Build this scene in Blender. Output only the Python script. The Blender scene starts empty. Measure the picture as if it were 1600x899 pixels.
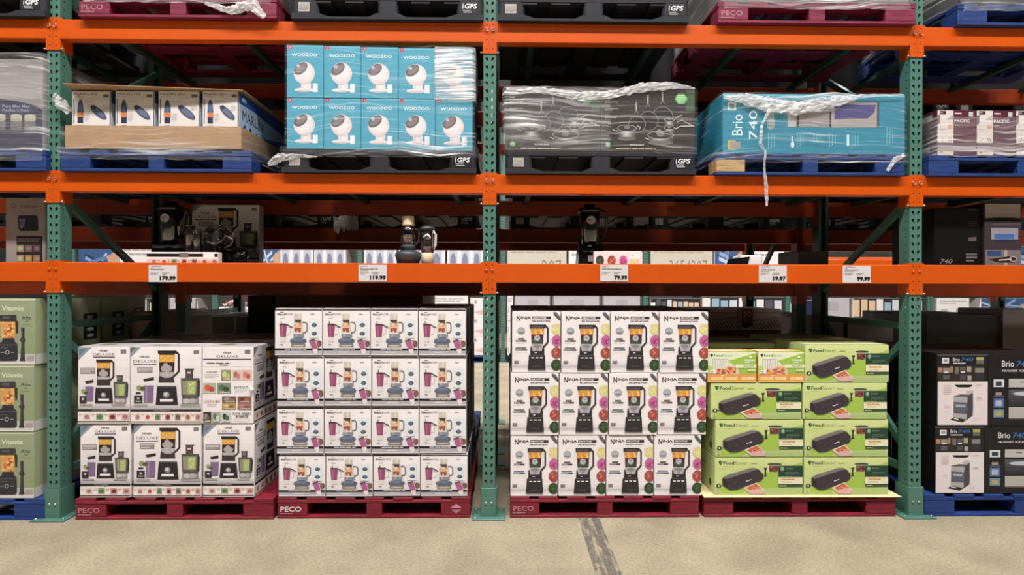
import bpy, bmesh, math, random
from mathutils import Vector, Matrix, noise, geometry
random.seed(7)
sc = bpy.context.scene
COL = sc.collection

# ------------------------------------------------------------------ camera
F, CX, CD, CZ = 860.0, 0.0955, 3.51, 1.476
YAW, PIT, ROL = 0.0141, -0.0024, 0.00255
cd = bpy.data.cameras.new('camera'); cam = bpy.data.objects.new('camera', cd); COL.objects.link(cam)
cd.sensor_width = 36.0; cd.lens = 36.0*F/1600.0; cd.clip_end = 200
fw = Vector((math.sin(YAW)*math.cos(PIT), math.cos(YAW)*math.cos(PIT), math.sin(PIT)))
r0 = Vector((math.cos(YAW), -math.sin(YAW), 0)); u0 = r0.cross(fw)
RT = r0*math.cos(ROL)+u0*math.sin(ROL); UP = -r0*math.sin(ROL)+u0*math.cos(ROL)
CAM = Vector((CX, -CD, CZ))
M = Matrix((RT, UP, -fw)).transposed().to_4x4(); M.translation = CAM
cam.matrix_world = M; sc.camera = cam
sc.view_settings.view_transform = 'Standard'; sc.view_settings.look = 'None'
sc.view_settings.exposure = 0.0; sc.view_settings.gamma = 1.0; sc.view_settings.use_curve_mapping = False

# ------------------------------------------------------------------ light
wd = bpy.data.worlds.new('world'); sc.world = wd; wd.use_nodes = True
wd.node_tree.nodes['Background'].inputs[0].default_value = (0.95, 0.97, 1.0, 1)
wd.node_tree.nodes['Background'].inputs[1].default_value = 0.03

LAMPS = []
def high_bay(x, y, z, watts, w=1.6, d=0.7):
    l = bpy.data.lights.new('lamp_light', 'AREA'); l.shape = 'RECTANGLE'; l.size = w; l.size_y = d
    l.energy = watts; l.color = (1.0, 0.965, 0.962)
    o = bpy.data.objects.new('lamp_light', l); COL.objects.link(o); o.location = (x, y, z-0.03)
    LAMPS.append((x, y, z, w, d))
for x, wt in ((-8.2, 330), (-4.4, 480), (-0.2, 900), (4.0, 560), (8.0, 400)):
    high_bay(x, -4.9, 11.4, wt*1.27, 2.0, 0.8)
for x in (-8, -4, 0, 4, 8):
    high_bay(x, 4.7, 11.4, 700)
for x in (-6, 0, 6):
    high_bay(x, -11.0, 11.4, 60)

# ------------------------------------------------------------------ helpers
def lin(h):
    h = h.lstrip('#')
    r = []
    for i in (0, 2, 4):
        c = int(h[i:i+2], 16)/255.0
        r.append(c/12.92 if c <= 0.04045 else ((c+0.055)/1.055)**2.4)
    return tuple(r)+(1.0,)

def P(x, y, Y):
    """pixel of the 1600x899 photograph -> (X, Z) on the world plane y = Y"""
    d = fw + RT*((x-800)/F) + UP*((449.5-y)/F)
    t = (Y-CAM.y)/d.y
    p = CAM + d*t
    return p.x, p.z

def R(x0, y0, x1, y1, Y):
    """pixel rectangle -> X0, X1, Z0, Z1 at plane Y"""
    ym = (y0+y1)/2; xm = (x0+x1)/2
    return P(x0, ym, Y)[0], P(x1, ym, Y)[0], P(xm, y1, Y)[1], P(xm, y0, Y)[1]

MATS = {}
def mat(name, color='ffffff', rough=0.5, metal=0.0, spec=0.5, vary=0.06, scale=8.0, bump=0.0, attr=False,
        alpha=None, trans=0.0, emit=None, stretch=(1, 1, 1)):
    if name in MATS: return MATS[name]
    m = bpy.data.materials.new(name); m.use_nodes = True
    nt = m.node_tree; b = nt.nodes['Principled BSDF']
    b.inputs['Roughness'].default_value = rough; b.inputs['Metallic'].default_value = metal
    b.inputs['Specular IOR Level'].default_value = spec
    tc = nt.nodes.new('ShaderNodeTexCoord'); mp = nt.nodes.new('ShaderNodeMapping'); mp.inputs['Scale'].default_value = stretch
    nt.links.new(tc.outputs['Object'], mp.inputs[0])
    nz = nt.nodes.new('ShaderNodeTexNoise'); nz.inputs['Scale'].default_value = scale; nz.inputs['Detail'].default_value = 4
    nt.links.new(mp.outputs[0], nz.inputs['Vector'])
    mr = nt.nodes.new('ShaderNodeMapRange'); mr.inputs[1].default_value = 0.3; mr.inputs[2].default_value = 0.7
    mr.inputs[3].default_value = 1-vary*2; mr.inputs[4].default_value = 1.0
    nt.links.new(nz.outputs[0], mr.inputs[0])
    mx = nt.nodes.new('ShaderNodeVectorMath'); mx.operation = 'SCALE'
    if attr:
        a = nt.nodes.new('ShaderNodeVertexColor'); a.layer_name = 'Col'; nt.links.new(a.outputs[0], mx.inputs[0])
    else:
        mx.inputs[0].default_value = lin(color)[:3]
    nt.links.new(mr.outputs[0], mx.inputs['Scale'])
    nt.links.new(mx.outputs[0], b.inputs['Base Color'])
    if bump:
        bp = nt.nodes.new('ShaderNodeBump'); bp.inputs['Strength'].default_value = bump; bp.inputs['Distance'].default_value = 0.01
        nt.links.new(nz.outputs[0], bp.inputs['Height']); nt.links.new(bp.outputs[0], b.inputs['Normal'])
    if alpha is not None: b.inputs['Alpha'].default_value = alpha
    if trans: b.inputs['Transmission Weight'].default_value = trans
    if emit:
        b.inputs['Emission Color'].default_value = lin(emit[0]); b.inputs['Emission Strength'].default_value = emit[1]
    MATS[name] = m
    return m

card = mat('printed_card', rough=0.42, spec=0.35, vary=0.03, scale=5, attr=True)
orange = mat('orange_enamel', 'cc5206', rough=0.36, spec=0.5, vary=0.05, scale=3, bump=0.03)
orange_shaded = mat('orange_enamel_shaded', 'a83c0c', rough=0.45, vary=0.15, scale=3, bump=0.03)  # darker copy of the beam orange, shade put into the colour
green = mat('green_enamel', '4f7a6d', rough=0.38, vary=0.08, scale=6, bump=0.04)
green_shaded = mat('green_enamel_shaded', '35574c', rough=0.5, vary=0.15, scale=6)  # frame green darkened in colour to deepen the shade inside the racks
steel = mat('zinc_steel', 'c8c8c4', rough=0.3, metal=0.9, vary=0.08)
redwood = mat('red_painted_wood', '86162a', rough=0.6, vary=0.25, scale=7, bump=0.25, stretch=(1, 3, 6))
redwood2 = mat('crimson_painted_wood', '861c40', rough=0.6, vary=0.25, scale=7, bump=0.25, stretch=(1, 3, 6))
bluewood = mat('blue_painted_wood', '1a3e82', rough=0.6, vary=0.25, scale=7, bump=0.25, stretch=(1, 3, 6))
barewood = mat('bare_wood', 'c9a878', rough=0.75, vary=0.25, scale=9, bump=0.3, stretch=(1, 3, 8))
blackplastic = mat('black_plastic', '303136', rough=0.6, spec=0.2, vary=0.12, scale=12, bump=0.05)
kraft = mat('kraft_cardboard', 'ab8a66', rough=0.8, vary=0.08, scale=10, bump=0.05)
cream = mat('cream_slip_sheet', 'e2d3a0', rough=0.7, vary=0.08)
black = mat('gloss_black', '141416', rough=0.22, vary=0.05)
darkgrey = mat('dark_grey_plastic', '3c4046', rough=0.45)
creampl = mat('cream_plastic', 'ead9b4', rough=0.4)
whitepl = mat('white_plastic', 'e8e8ea', rough=0.35)
chrome = mat('chrome', 'e0e0e0', rough=0.12, metal=1.0, vary=0.02)
paper = mat('paper', 'dcd6d6', rough=0.7, vary=0.02)

def glass_mat(name, tint, fac):
    m = bpy.data.materials.new(name); m.use_nodes = True; nt = m.node_tree; nt.nodes.clear()
    o = nt.nodes.new('ShaderNodeOutputMaterial'); t = nt.nodes.new('ShaderNodeBsdfTransparent'); t.inputs[0].default_value = lin(tint)
    g = nt.nodes.new('ShaderNodeBsdfGlossy'); g.inputs['Roughness'].default_value = 0.08
    fr = nt.nodes.new('ShaderNodeLayerWeight'); fr.inputs[0].default_value = 0.45
    mr = nt.nodes.new('ShaderNodeMapRange'); mr.inputs[3].default_value = fac; mr.inputs[4].default_value = 0.9
    nt.links.new(fr.outputs['Facing'], mr.inputs[0])
    x = nt.nodes.new('ShaderNodeMixShader'); nt.links.new(mr.outputs[0], x.inputs[0]); nt.links.new(t.outputs[0], x.inputs[1]); nt.links.new(g.outputs[0], x.inputs[2])
    nt.links.new(x.outputs[0], o.inputs[0]); return m
glass = glass_mat('clear_plastic', 'e4e4e4', 0.08)
smoke = glass_mat('smoked_plastic', '8a8688', 0.1)

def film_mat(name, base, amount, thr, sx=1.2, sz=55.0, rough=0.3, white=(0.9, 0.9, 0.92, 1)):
    """clear stretch film: mostly transparent, with highlights put in as whitish noise streaks"""
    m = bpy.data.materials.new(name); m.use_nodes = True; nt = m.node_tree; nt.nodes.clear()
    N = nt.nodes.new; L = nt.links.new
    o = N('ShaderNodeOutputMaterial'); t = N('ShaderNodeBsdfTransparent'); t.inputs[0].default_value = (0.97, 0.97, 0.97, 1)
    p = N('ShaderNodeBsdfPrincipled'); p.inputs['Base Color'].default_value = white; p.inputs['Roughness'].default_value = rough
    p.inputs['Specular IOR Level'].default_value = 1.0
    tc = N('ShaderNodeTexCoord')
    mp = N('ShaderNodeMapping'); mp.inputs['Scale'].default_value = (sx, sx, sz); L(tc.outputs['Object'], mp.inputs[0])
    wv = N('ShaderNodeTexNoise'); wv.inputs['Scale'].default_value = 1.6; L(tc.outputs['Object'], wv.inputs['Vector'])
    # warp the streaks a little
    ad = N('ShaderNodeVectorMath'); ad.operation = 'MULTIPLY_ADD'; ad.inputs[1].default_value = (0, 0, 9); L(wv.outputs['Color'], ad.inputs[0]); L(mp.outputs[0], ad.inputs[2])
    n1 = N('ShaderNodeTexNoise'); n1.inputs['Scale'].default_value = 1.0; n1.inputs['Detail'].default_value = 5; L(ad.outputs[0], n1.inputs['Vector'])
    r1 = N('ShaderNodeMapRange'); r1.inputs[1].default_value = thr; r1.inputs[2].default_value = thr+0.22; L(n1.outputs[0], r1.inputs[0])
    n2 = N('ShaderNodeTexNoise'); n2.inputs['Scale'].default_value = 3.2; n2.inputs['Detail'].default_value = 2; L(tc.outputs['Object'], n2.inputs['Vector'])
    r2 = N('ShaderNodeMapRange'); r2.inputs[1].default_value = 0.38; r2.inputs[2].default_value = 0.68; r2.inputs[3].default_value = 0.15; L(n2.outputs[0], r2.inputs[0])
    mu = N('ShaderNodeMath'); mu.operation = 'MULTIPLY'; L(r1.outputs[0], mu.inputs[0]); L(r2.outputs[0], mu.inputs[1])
    ma = N('ShaderNodeMath'); ma.operation = 'MULTIPLY_ADD'; ma.inputs[1].default_value = amount; ma.inputs[2].default_value = base; ma.use_clamp = True  # highlight streaks: noise mask mixes white over the clear film
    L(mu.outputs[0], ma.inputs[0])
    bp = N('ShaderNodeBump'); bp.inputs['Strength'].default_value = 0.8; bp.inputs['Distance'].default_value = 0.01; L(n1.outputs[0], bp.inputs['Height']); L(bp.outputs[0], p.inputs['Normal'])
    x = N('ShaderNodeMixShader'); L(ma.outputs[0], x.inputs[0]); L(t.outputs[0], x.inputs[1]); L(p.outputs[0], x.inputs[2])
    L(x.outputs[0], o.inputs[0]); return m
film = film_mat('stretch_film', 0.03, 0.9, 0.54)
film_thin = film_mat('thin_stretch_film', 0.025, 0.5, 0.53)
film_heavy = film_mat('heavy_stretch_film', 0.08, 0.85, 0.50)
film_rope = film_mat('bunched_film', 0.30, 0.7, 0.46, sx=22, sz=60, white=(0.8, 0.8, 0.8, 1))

def tag(o, label=None, cat=None, group=None, kind=None):
    if label: o['label'] = label
    if cat: o['category'] = cat
    if group: o['group'] = group
    if kind: o['kind'] = kind
    return o
def empty(name, loc=(0, 0, 0), rz=0.0):
    o = bpy.data.objects.new(name, None); COL.objects.link(o); o.location = loc; o.rotation_euler = (0, 0, rz)
    o.empty_display_size = 0.1
    return o
def link(name, me, parent=None, loc=(0, 0, 0)):
    o = bpy.data.objects.new(name, me); COL.objects.link(o); o.location = loc
    if parent: o.parent = parent
    return o
KIDS = {}
def copy_tree(o, parent=None):
    c = o.copy(); COL.objects.link(c)
    c.parent = parent
    for ch in kids(o): copy_tree(ch, c)
    return c
def kids(o):
    return [x for x in list(COL.objects) if x.parent == o] if o.name not in KIDS else KIDS[o.name]

class MB:
    """collects simple solids; build() links them as one mesh"""
    def __init__(s): s.v = []; s.f = []; s.smooth = []
    def add(s, vs, fs, sm=False):
        n = len(s.v); s.v += [tuple(v) for v in vs]; s.f += [tuple(i+n for i in f) for f in fs]; s.smooth += [sm]*len(fs)
        return s
    def box(s, x0, x1, y0, y1, z0, z1, bev=0.0):
        if bev:
            b = bev
            vs = []; 
            # chamfered along the four vertical and horizontal edges through an octagonal-prism style hull
            bm = bmesh.new(); bmesh.ops.create_cube(bm, size=1)
            for v in bm.verts:
                v.co = Vector(((x0+x1)/2+v.co.x*(x1-x0), (y0+y1)/2+v.co.y*(y1-y0), (z0+z1)/2+v.co.z*(z1-z0)))
            bmesh.ops.bevel(bm, geom=list(bm.edges), offset=b, segments=1, affect='EDGES')
            bm.verts.index_update()
            s.add([v.co[:] for v in bm.verts], [[v.index for v in f.verts] for f in bm.faces]); bm.free()
            return s
        vs = [(x, y, z) for x in (x0, x1) for y in (y0, y1) for z in (z0, z1)]
        return s.add(vs, [(0, 1, 3, 2), (4, 6, 7, 5), (0, 4, 5, 1), (2, 3, 7, 6), (0, 2, 6, 4), (1, 5, 7, 3)])
    def prism(s, pts, y0, y1):
        """outline in x,z pushed along y"""
        n = len(pts)
        vs = [(p[0], y0, p[1]) for p in pts]+[(p[0], y1, p[1]) for p in pts]
        return s.add(vs, [tuple(range(n)), tuple(range(2*n-1, n-1, -1))]+[(i, i+n, (i+1) % n+n, (i+1) % n) for i in range(n)])
    def prismx(s, pts, x0, x1):
        n = len(pts)
        vs = [(x0, p[0], p[1]) for p in pts]+[(x1, p[0], p[1]) for p in pts]
        return s.add(vs, [tuple(range(n)), tuple(range(2*n-1, n-1, -1))]+[(i, i+n, (i+1) % n+n, (i+1) % n) for i in range(n)])
    def bar(s, a, b, w, h):
        a = Vector(a); b = Vector(b); d = (b-a).normalized()
        up = Vector((0, 0, 1)) if abs(d.z) < 0.95 else Vector((0, 1, 0))
        sx = d.cross(up).normalized(); sz = sx.cross(d)
        vs = []
        for p in (a, b):
            for i, j in ((-1, -1), (1, -1), (1, 1), (-1, 1)): vs.append(p+sx*(i*w/2)+sz*(j*h/2))
        return s.add(vs, [(0, 1, 2, 3), (7, 6, 5, 4), (0, 4, 5, 1), (1, 5, 6, 2), (2, 6, 7, 3), (3, 7, 4, 0)])
    def tube(s, pts, r, n=8, rs=None):
        pts = [Vector(p) for p in pts]; vs = []; fs = []
        for i, p in enumerate(pts):
            d = (pts[min(i+1, len(pts)-1)]-pts[max(i-1, 0)]).normalized()
            up = Vector((0, 0, 1)) if abs(d.z) < 0.9 else Vector((0, 1, 0))
            a = d.cross(up).normalized(); b = a.cross(d)
            rr = rs[i] if rs else r
            for k in range(n):
                t = 2*math.pi*k/n; vs.append(p+a*math.cos(t)*rr+b*math.sin(t)*rr)
        for i in range(len(pts)-1):
            for k in range(n):
                k2 = (k+1) % n; fs.append((i*n+k, i*n+k2, (i+1)*n+k2, (i+1)*n+k))
        fs.append(tuple(range(n-1, -1, -1))); m_ = (len(pts)-1)*n; fs.append(tuple(range(m_, m_+n)))
        return s.add(vs, fs, True)
    def lathe(s, prof, cx=0, cy=0, n=24, sq=0.0):
        """profile (r, z) round a vertical axis; sq squares the section off"""
        vs = []; fs = []
        for r, z in prof:
            for k in range(n):
                t = 2*math.pi*k/n; c, q = math.cos(t), math.sin(t)
                rr = r*(1+sq*(1/max(abs(c), abs(q))-1))
                vs.append((cx+rr*c, cy+rr*q, z))
        for i in range(len(prof)-1):
            for k in range(n):
                k2 = (k+1) % n; fs.append((i*n+k, i*n+k2, (i+1)*n+k2, (i+1)*n+k))
        fs.append(tuple(range(n-1, -1, -1))); m_ = (len(prof)-1)*n; fs.append(tuple(range(m_, m_+n)))
        return s.add(vs, fs, True)
    def mesh(s, name, m):
        me = bpy.data.meshes.new(name); me.from_pydata(s.v, [], s.f); me.materials.append(m)
        me.polygons.foreach_set('use_smooth', s.smooth)
        bm = bmesh.new(); bm.from_mesh(me); bmesh.ops.recalc_face_normals(bm, faces=bm.faces); bm.to_mesh(me); bm.free()
        me.update(); return me
    def build(s, name, m, parent=None, loc=(0, 0, 0)):
        return link(name, s.mesh(name, m), parent, loc)

# ------------------------------------------------------------------ printing
TXT = {}
def text_geo(t, bold):
    k = (t, bold)
    if k not in TXT:
        c = bpy.data.curves.new('t', 'FONT'); c.body = t; c.size = 1; c.resolution_u = 2; c.offset = bold
        o = bpy.data.objects.new('t', c); COL.objects.link(o)
        dg = bpy.context.evaluated_depsgraph_get(); dg.update()
        me = o.evaluated_get(dg).to_mesh()
        vs = [(v.co.x, v.co.y) for v in me.vertices]; fs = [tuple(p.vertices) for p in me.polygons]
        bpy.data.objects.remove(o); bpy.data.curves.remove(c)
        x0 = min(v[0] for v in vs); x1 = max(v[0] for v in vs); y0 = min(v[1] for v in vs); y1 = max(v[1] for v in vs)
        TXT[k] = ([((x-x0)/(x1-x0), (y-y0)/(y1-y0)) for x, y in vs], fs)
    return TXT[k]

class Art:
    """flat print: shapes are given in the pixel frame (fx0,fy0)-(fx1,fy1) measured on the photograph"""
    def __init__(s, fx0, fy0, fx1, fy1): s.f = (fx0, fy0, fx1, fy1); s.items = []
    def n(s, p):
        a, b, c, d = s.f; return ((p[0]-a)/(c-a), 1-(p[1]-b)/(d-b))
    def clip(s, q):
        return [(min(max(a, 0.0), 1.0), min(max(b, 0.0), 1.0)) for a, b in q]
    def poly(s, pts, c): s.items.append((s.clip([s.n(p) for p in pts]), [tuple(range(len(pts)))], c)); return s
    def rect(s, x0, y0, x1, y1, c): return s.poly([(x0, y0), (x1, y0), (x1, y1), (x0, y1)], c)
    def bg(s, c): a, b, d, e = s.f; return s.rect(a, b, d, e, c)
    def ell(s, cx, cy, rx, ry, c, n=20, a0=0, a1=360, rot=0):
        k = math.radians(rot); pts = []
        for i in range(n):
            t = math.radians(a0+(a1-a0)*i/(n if a1-a0 == 360 else n-1)); x = rx*math.cos(t); y = ry*math.sin(t)
            pts.append((cx+x*math.cos(k)-y*math.sin(k), cy+x*math.sin(k)+y*math.cos(k)))
        return s.poly(pts, c)
    def line(s, pts, w, c):
        L = []; Rr = []
        for i, p in enumerate(pts):
            a = pts[max(i-1, 0)]; b = pts[min(i+1, len(pts)-1)]
            dx, dy = b[0]-a[0], b[1]-a[1]; l = math.hypot(dx, dy) or 1
            nx, ny = -dy/l*w/2, dx/l*w/2
            L.append((p[0]+nx, p[1]+ny)); Rr.append((p[0]-nx, p[1]-ny))
        q = s.clip([s.n(p) for p in L+Rr]); n = len(pts)
        s.items.append((q, [(i, i+1, n+i+1, n+i) for i in range(n-1)], c)); return s
    def ring(s, cx, cy, rx, ry, w, c, a0=0, a1=360, n=24):
        pts = [(cx+rx*math.cos(math.radians(a0+(a1-a0)*i/n)), cy+ry*math.sin(math.radians(a0+(a1-a0)*i/n))) for i in range(n+1)]
        return s.line(pts, w, c)
    def text(s, t, x0, y0, x1, y1, c, bold=0.012, rot=0, slant=0.0):
        vs, fs = text_geo(t, bold)
        if rot == 90:   # reads upwards
            q = [s.n((x0+(1-b)*(x1-x0), y1+(y0-y1)*a)) for a, b in vs]
        else:
            q = [s.n((x0+(a+slant*(b-0.5))*(x1-x0), y1+(y0-y1)*b)) for a, b in vs]
        s.items.append((s.clip(q), fs, c)); return s
    def lines(s, x0, y0, x1, y1, rows, c, fill=0.5, seed=1):
        """illegible small print"""
        rnd = random.Random(seed); h = (y1-y0)/rows
        for i in range(rows):
            e = x1 if i < rows-1 else x0+(x1-x0)*rnd.uniform(0.5, 1)
            x = x0
            while x < e-1e-6:
                w = min((x1-x0)*rnd.uniform(0.08, 0.25), e-x)
                s.rect(x, y0+i*h, x+w*0.88, y0+(i+fill)*h, c); x += w
        return s
    def grad(s, x0, y0, x1, y1, c0, c1, n=8, horiz=False):
        a = [int(c0[i:i+2], 16) for i in (0, 2, 4)]; b = [int(c1[i:i+2], 16) for i in (0, 2, 4)]
        for i in range(n):
            t = i/(n-1); c = '%02x%02x%02x' % tuple(round(a[k]+(b[k]-a[k])*t) for k in range(3))
            if horiz: s.rect(x0+(x1-x0)*i/n, y0, x0+(x1-x0)*(i+1)/n, y1, c)
            else: s.rect(x0, y0+(y1-y0)*i/n, x1, y0+(y1-y0)*(i+1)/n, c)
        return s
    def mesh(s, name, org, eu, ev, nrm, m=None, base=0.0006):
        """eu/ev: full edge vectors of the face, nrm: outward unit vector"""
        org = Vector(org); eu = Vector(eu); ev = Vector(ev); nrm = Vector(nrm)
        vs = []; fs = []; cols = []
        step = min(0.00004, 0.004/max(len(s.items), 1))
        for k, (q, f, c) in enumerate(s.items):
            n = len(vs); off = nrm*(base+step*k)
            vs += [tuple(org+eu*a+ev*b+off) for a, b in q]
            lc = lin(c); Lm = .3*lc[0]+.6*lc[1]+.1*lc[2]; lc = tuple(Lm+(q_-Lm)*.85 for q_ in lc[:3])+(1.0,)
            for g in f: fs.append(tuple(i+n for i in g)); cols += [lc]*len(g)
        me = bpy.data.meshes.new(name); me.from_pydata(vs, [], fs); me.materials.append(m or card)
        ca = me.color_attributes.new('Col', 'FLOAT_COLOR', 'CORNER')
        flat = [x for c in cols for x in c]; ca.data.foreach_set('color', flat)
        me.update(); return me

CARD_CACHE = {}
def colmesh(mb, name, hexc, m=None):
    me = mb.mesh(name, m or card)
    ca = me.color_attributes.new('Col', 'FLOAT_COLOR', 'CORNER'); c = lin(hexc)
    ca.data.foreach_set('color', list(c)*len(me.loops)); return me

def carton_proto(name, w, d, h, color, front=None, right=None, left=None, top=None, seam=True, tape=None, back=None):
    """carton standing on z=0, front face at y=0, centred on x; parts: flaps, tape, printed panels"""
    b = MB().box(-w/2, w/2, 0, d, 0, h-0.003, 0.004)
    root = link(name, colmesh(b, name, color))
    ch = []
    if seam:
        for i, (y0, y1) in enumerate(((0.004, d/2-0.002), (d/2+0.002, d-0.004))):
            f = link('top_flap', colmesh(MB().box(-w/2+0.003, w/2-0.003, y0, y1, h-0.003, h), 'top_flap', color), root); ch.append(f)
    if tape:
        ch.append(link('tape', colmesh(MB().box(-w*0.49, w*0.49, d/2-0.022, d/2+0.022, h, h+0.0006), 'tape', tape), root))
    if front: ch.append(link('printed_front', front.mesh('printed_front', (-w/2+.002, 0, .002), (w-.004, 0, 0), (0, 0, h-.006), (0, -1, 0)), root))
    if right: ch.append(link('printed_side', right.mesh('printed_side', (w/2, .002, .002), (0, d-.004, 0), (0, 0, h-.006), (1, 0, 0)), root))
    if left: ch.append(link('printed_side', left.mesh('printed_side', (-w/2, d-.002, .002), (0, -d+.004, 0), (0, 0, h-.006), (-1, 0, 0)), root))
    if top: ch.append(link('printed_top', top.mesh('printed_top', (-w/2+.004, .004, h), (w-.008, 0, 0), (0, d-.008, 0), (0, 0, 1), base=.0012), root))
    KIDS[root.name] = ch
    root['_w'], root['_d'], root['_h'] = w, d, h
    return [root, False, (w, d, h)]

def kids(o): return KIDS.get(o.name, [])
def place(proto, x0, x1, z0, z1, Y, label, cat='carton', group=None, rz=0.0, d=None):
    root, used, (w, dd, h) = proto
    if used:
        o = root.copy(); COL.objects.link(o)
        for c in kids(root):
            e = c.copy(); COL.objects.link(e); e.parent = o
    else:
        o = root; proto[1] = True
        for k in ('_w', '_d', '_h'):
            if k in o: del o[k]
    for k in ('label', 'group', 'category', 'kind'):
        if k in o: del o[k]
    for k in ('_w', '_d', '_h'):
        if k in o: del o[k]
    o.location = ((x0+x1)/2, Y, z0); o.rotation_euler = (0, 0, rz)
    o.scale = ((x1-x0)/w, (d or dd)/dd, (z1-z0)/h)
    tag(o, label, cat, group)
    return o
def place_px(proto, x0, y0, x1, y1, Y, label, **k):
    a, b, c, e = R(x0, y0, x1, y1, Y)
    return place(proto, a+0.001, b-0.001, c, e, Y, label, **k)
ORD = 'first second third fourth fifth sixth seventh eighth ninth tenth eleventh twelfth thirteenth fourteenth fifteenth sixteenth seventeenth eighteenth nineteenth twentieth twenty-first twenty-second twenty-third'.split()
BOT = ['bottom', 'second', 'third', 'top']
# ------------------------------------------------------------------ printed artwork
def strip_pics(a, x0, y0, x1, y1, n, cols):
    a.rect(x0, y0, x1, y1, 'eedfda'); w = (x1-x0)/n
    for i in range(n):
        c = cols[i % len(cols)]; x = x0+i*w
        a.rect(x+w*.42, y0+(y1-y0)*.12, x+w*.97, y0+(y1-y0)*.86, c[0])
        a.ell(x+w*.70, y0+(y1-y0)*.52, w*.2, (y1-y0)*.26, c[1], 10)
        a.lines(x+w*.05, y0+(y1-y0)*.2, x+w*.36, y0+(y1-y0)*.5, 2, 'b0a0a0', seed=i)
FOOD = [('d8c0b4', 'a87868'), ('d8d4c8', 'c8323c'), ('86a070', '4c7a38'), ('c4908c', '78242c'), ('9c8c80', '6c5048'), ('d8b8a0', '9c5838'), ('cfa8a4', 'a86868')]

def art_deluxe_wide():
    a = Art(40, 90, 745, 845); a.bg('ece4e4')
    a.grad(40, 100, 745, 640, 'eee8e6', 'dcd4d6', 6); a.grad(40, 640, 745, 710, 'd6ced0', 'b4acb0', 5)
    a.poly([(40, 90), (140, 90), (40, 190)], '8896a2'); a.poly([(40, 90), (95, 90), (40, 145)], '5c6c7a')
    a.text('NINJA', 130, 172, 228, 200, '2a2628', .03); a.text('DELUXE', 65, 215, 300, 243, '4a4450', .0)
    a.rect(65, 256, 297, 268, '5b3f66'); a.rect(150, 257, 250, 267, '8c6c94')
    a.rect(105, 285, 258, 345, '8d8585'); a.lines(115, 295, 248, 338, 3, 'd0caca')
    a.rect(668, 118, 722, 158, '96908f'); a.lines(668, 118, 722, 158, 4, '605a5a')
    # blender jar
    a.poly([(322, 150), (480, 150), (470, 440), (330, 440)], '3a2422')
    a.poly([(322, 165), (482, 165), (480, 238), (322, 238)], 'e0a020')
    for x, y in ((350, 190), (385, 205), (420, 185), (455, 210), (365, 225), (440, 228)): a.ell(x, y, 14, 9, 'f0bc3c', 8); a.ell(x+8, y+6, 7, 4, 'b87414', 6)
    a.poly([(326, 238), (478, 238), (474, 335), (328, 335)], '3c1c1e')
    a.ell(398, 300, 58, 36, 'a8a4a0'); a.ell(390, 268, 26, 24, 'a8a4a0')
    a.poly([(330, 335), (474, 335), (468, 375), (445, 392), (360, 392), (336, 375)], 'b4aeae')
    a.poly([(322, 378), (350, 378), (372, 392), (430, 392), (468, 372), (478, 440), (318, 440)], '3c3638')
    a.poly([(310, 122), (498, 122), (504, 152), (312, 152)], '2b282a')
    a.line([(495, 136), (520, 160), (520, 330), (470, 378)], 20, '2b2729')
    # base
    a.poly([(303, 472), (496, 472), (512, 662), (290, 662)], '2a272c'); a.poly([(303, 472), (496, 472), (497, 486), (302, 486)], '55525a')
    a.ell(395, 560, 33, 31, '8a8a8e'); a.ell(390, 555, 18, 17, 'c8c8ca'); a.rect(333, 603, 462, 630, 'e6e2e4')
    # processor
    a.poly([(578, 300), (678, 300), (664, 322), (664, 395), (588, 395), (588, 322)], '4c484a'); a.ell(622, 342, 24, 20, '7c3040'); a.rect(606, 334, 640, 348, 'd8d4d4')
    a.poly([(542, 395), (725, 395), (735, 430), (730, 570), (700, 612), (560, 612), (548, 560)], '56524e')
    a.poly([(556, 420), (700, 420), (692, 560), (560, 560)], '8c8c74'); a.poly([(610, 430), (690, 430), (686, 555), (612, 560)], 'a8b864')
    for x, y in ((635, 460), (660, 500), (640, 530), (665, 450)): a.ell(x, y, 14, 10, 'c4d480', 8)
    a.line([(712, 425), (722, 450), (718, 580)], 15, '2e2a2c')
    a.rect(552, 600, 722, 652, '8a8688'); a.ell(598, 624, 34, 26, 'bcb8b8'); a.ell(660, 622, 34, 26, 'b0acac')
    # cups
    a.poly([(164, 405), (270, 385), (275, 412), (180, 430)], '2c2a2c')
    a.poly([(168, 468), (272, 468), (262, 640), (172, 640)], '80648c'); a.rect(188, 470, 204, 638, '9c84a4')
    a.ell(125, 492, 28, 26, '8c9c50'); a.ell(160, 500, 26, 20, '4c5430'); a.rect(92, 535, 142, 552, '2c2a2c')
    a.rect(74, 568, 158, 645, '343034'); a.ell(116, 598, 14, 13, 'a8a8a8'); a.rect(90, 622, 142, 630, 'd8d8d8')
    a.rect(74, 655, 210, 678, 'a49e98'); a.rect(535, 655, 740, 680, 'a49e98'); a.lines(545, 662, 730, 676, 1, '6c6660')
    a.rect(40, 708, 745, 728, '1e1a1c'); a.ell(395, 718, 40, 14, '605c60'); a.lines(270, 714, 525, 724, 1, '8c8888')
    strip_pics(a, 40, 738, 745, 826, 7, FOOD); a.rect(40, 826, 745, 836, '5c4838'); a.rect(40, 836, 745, 845, 'd8ccc4')
    return a
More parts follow.
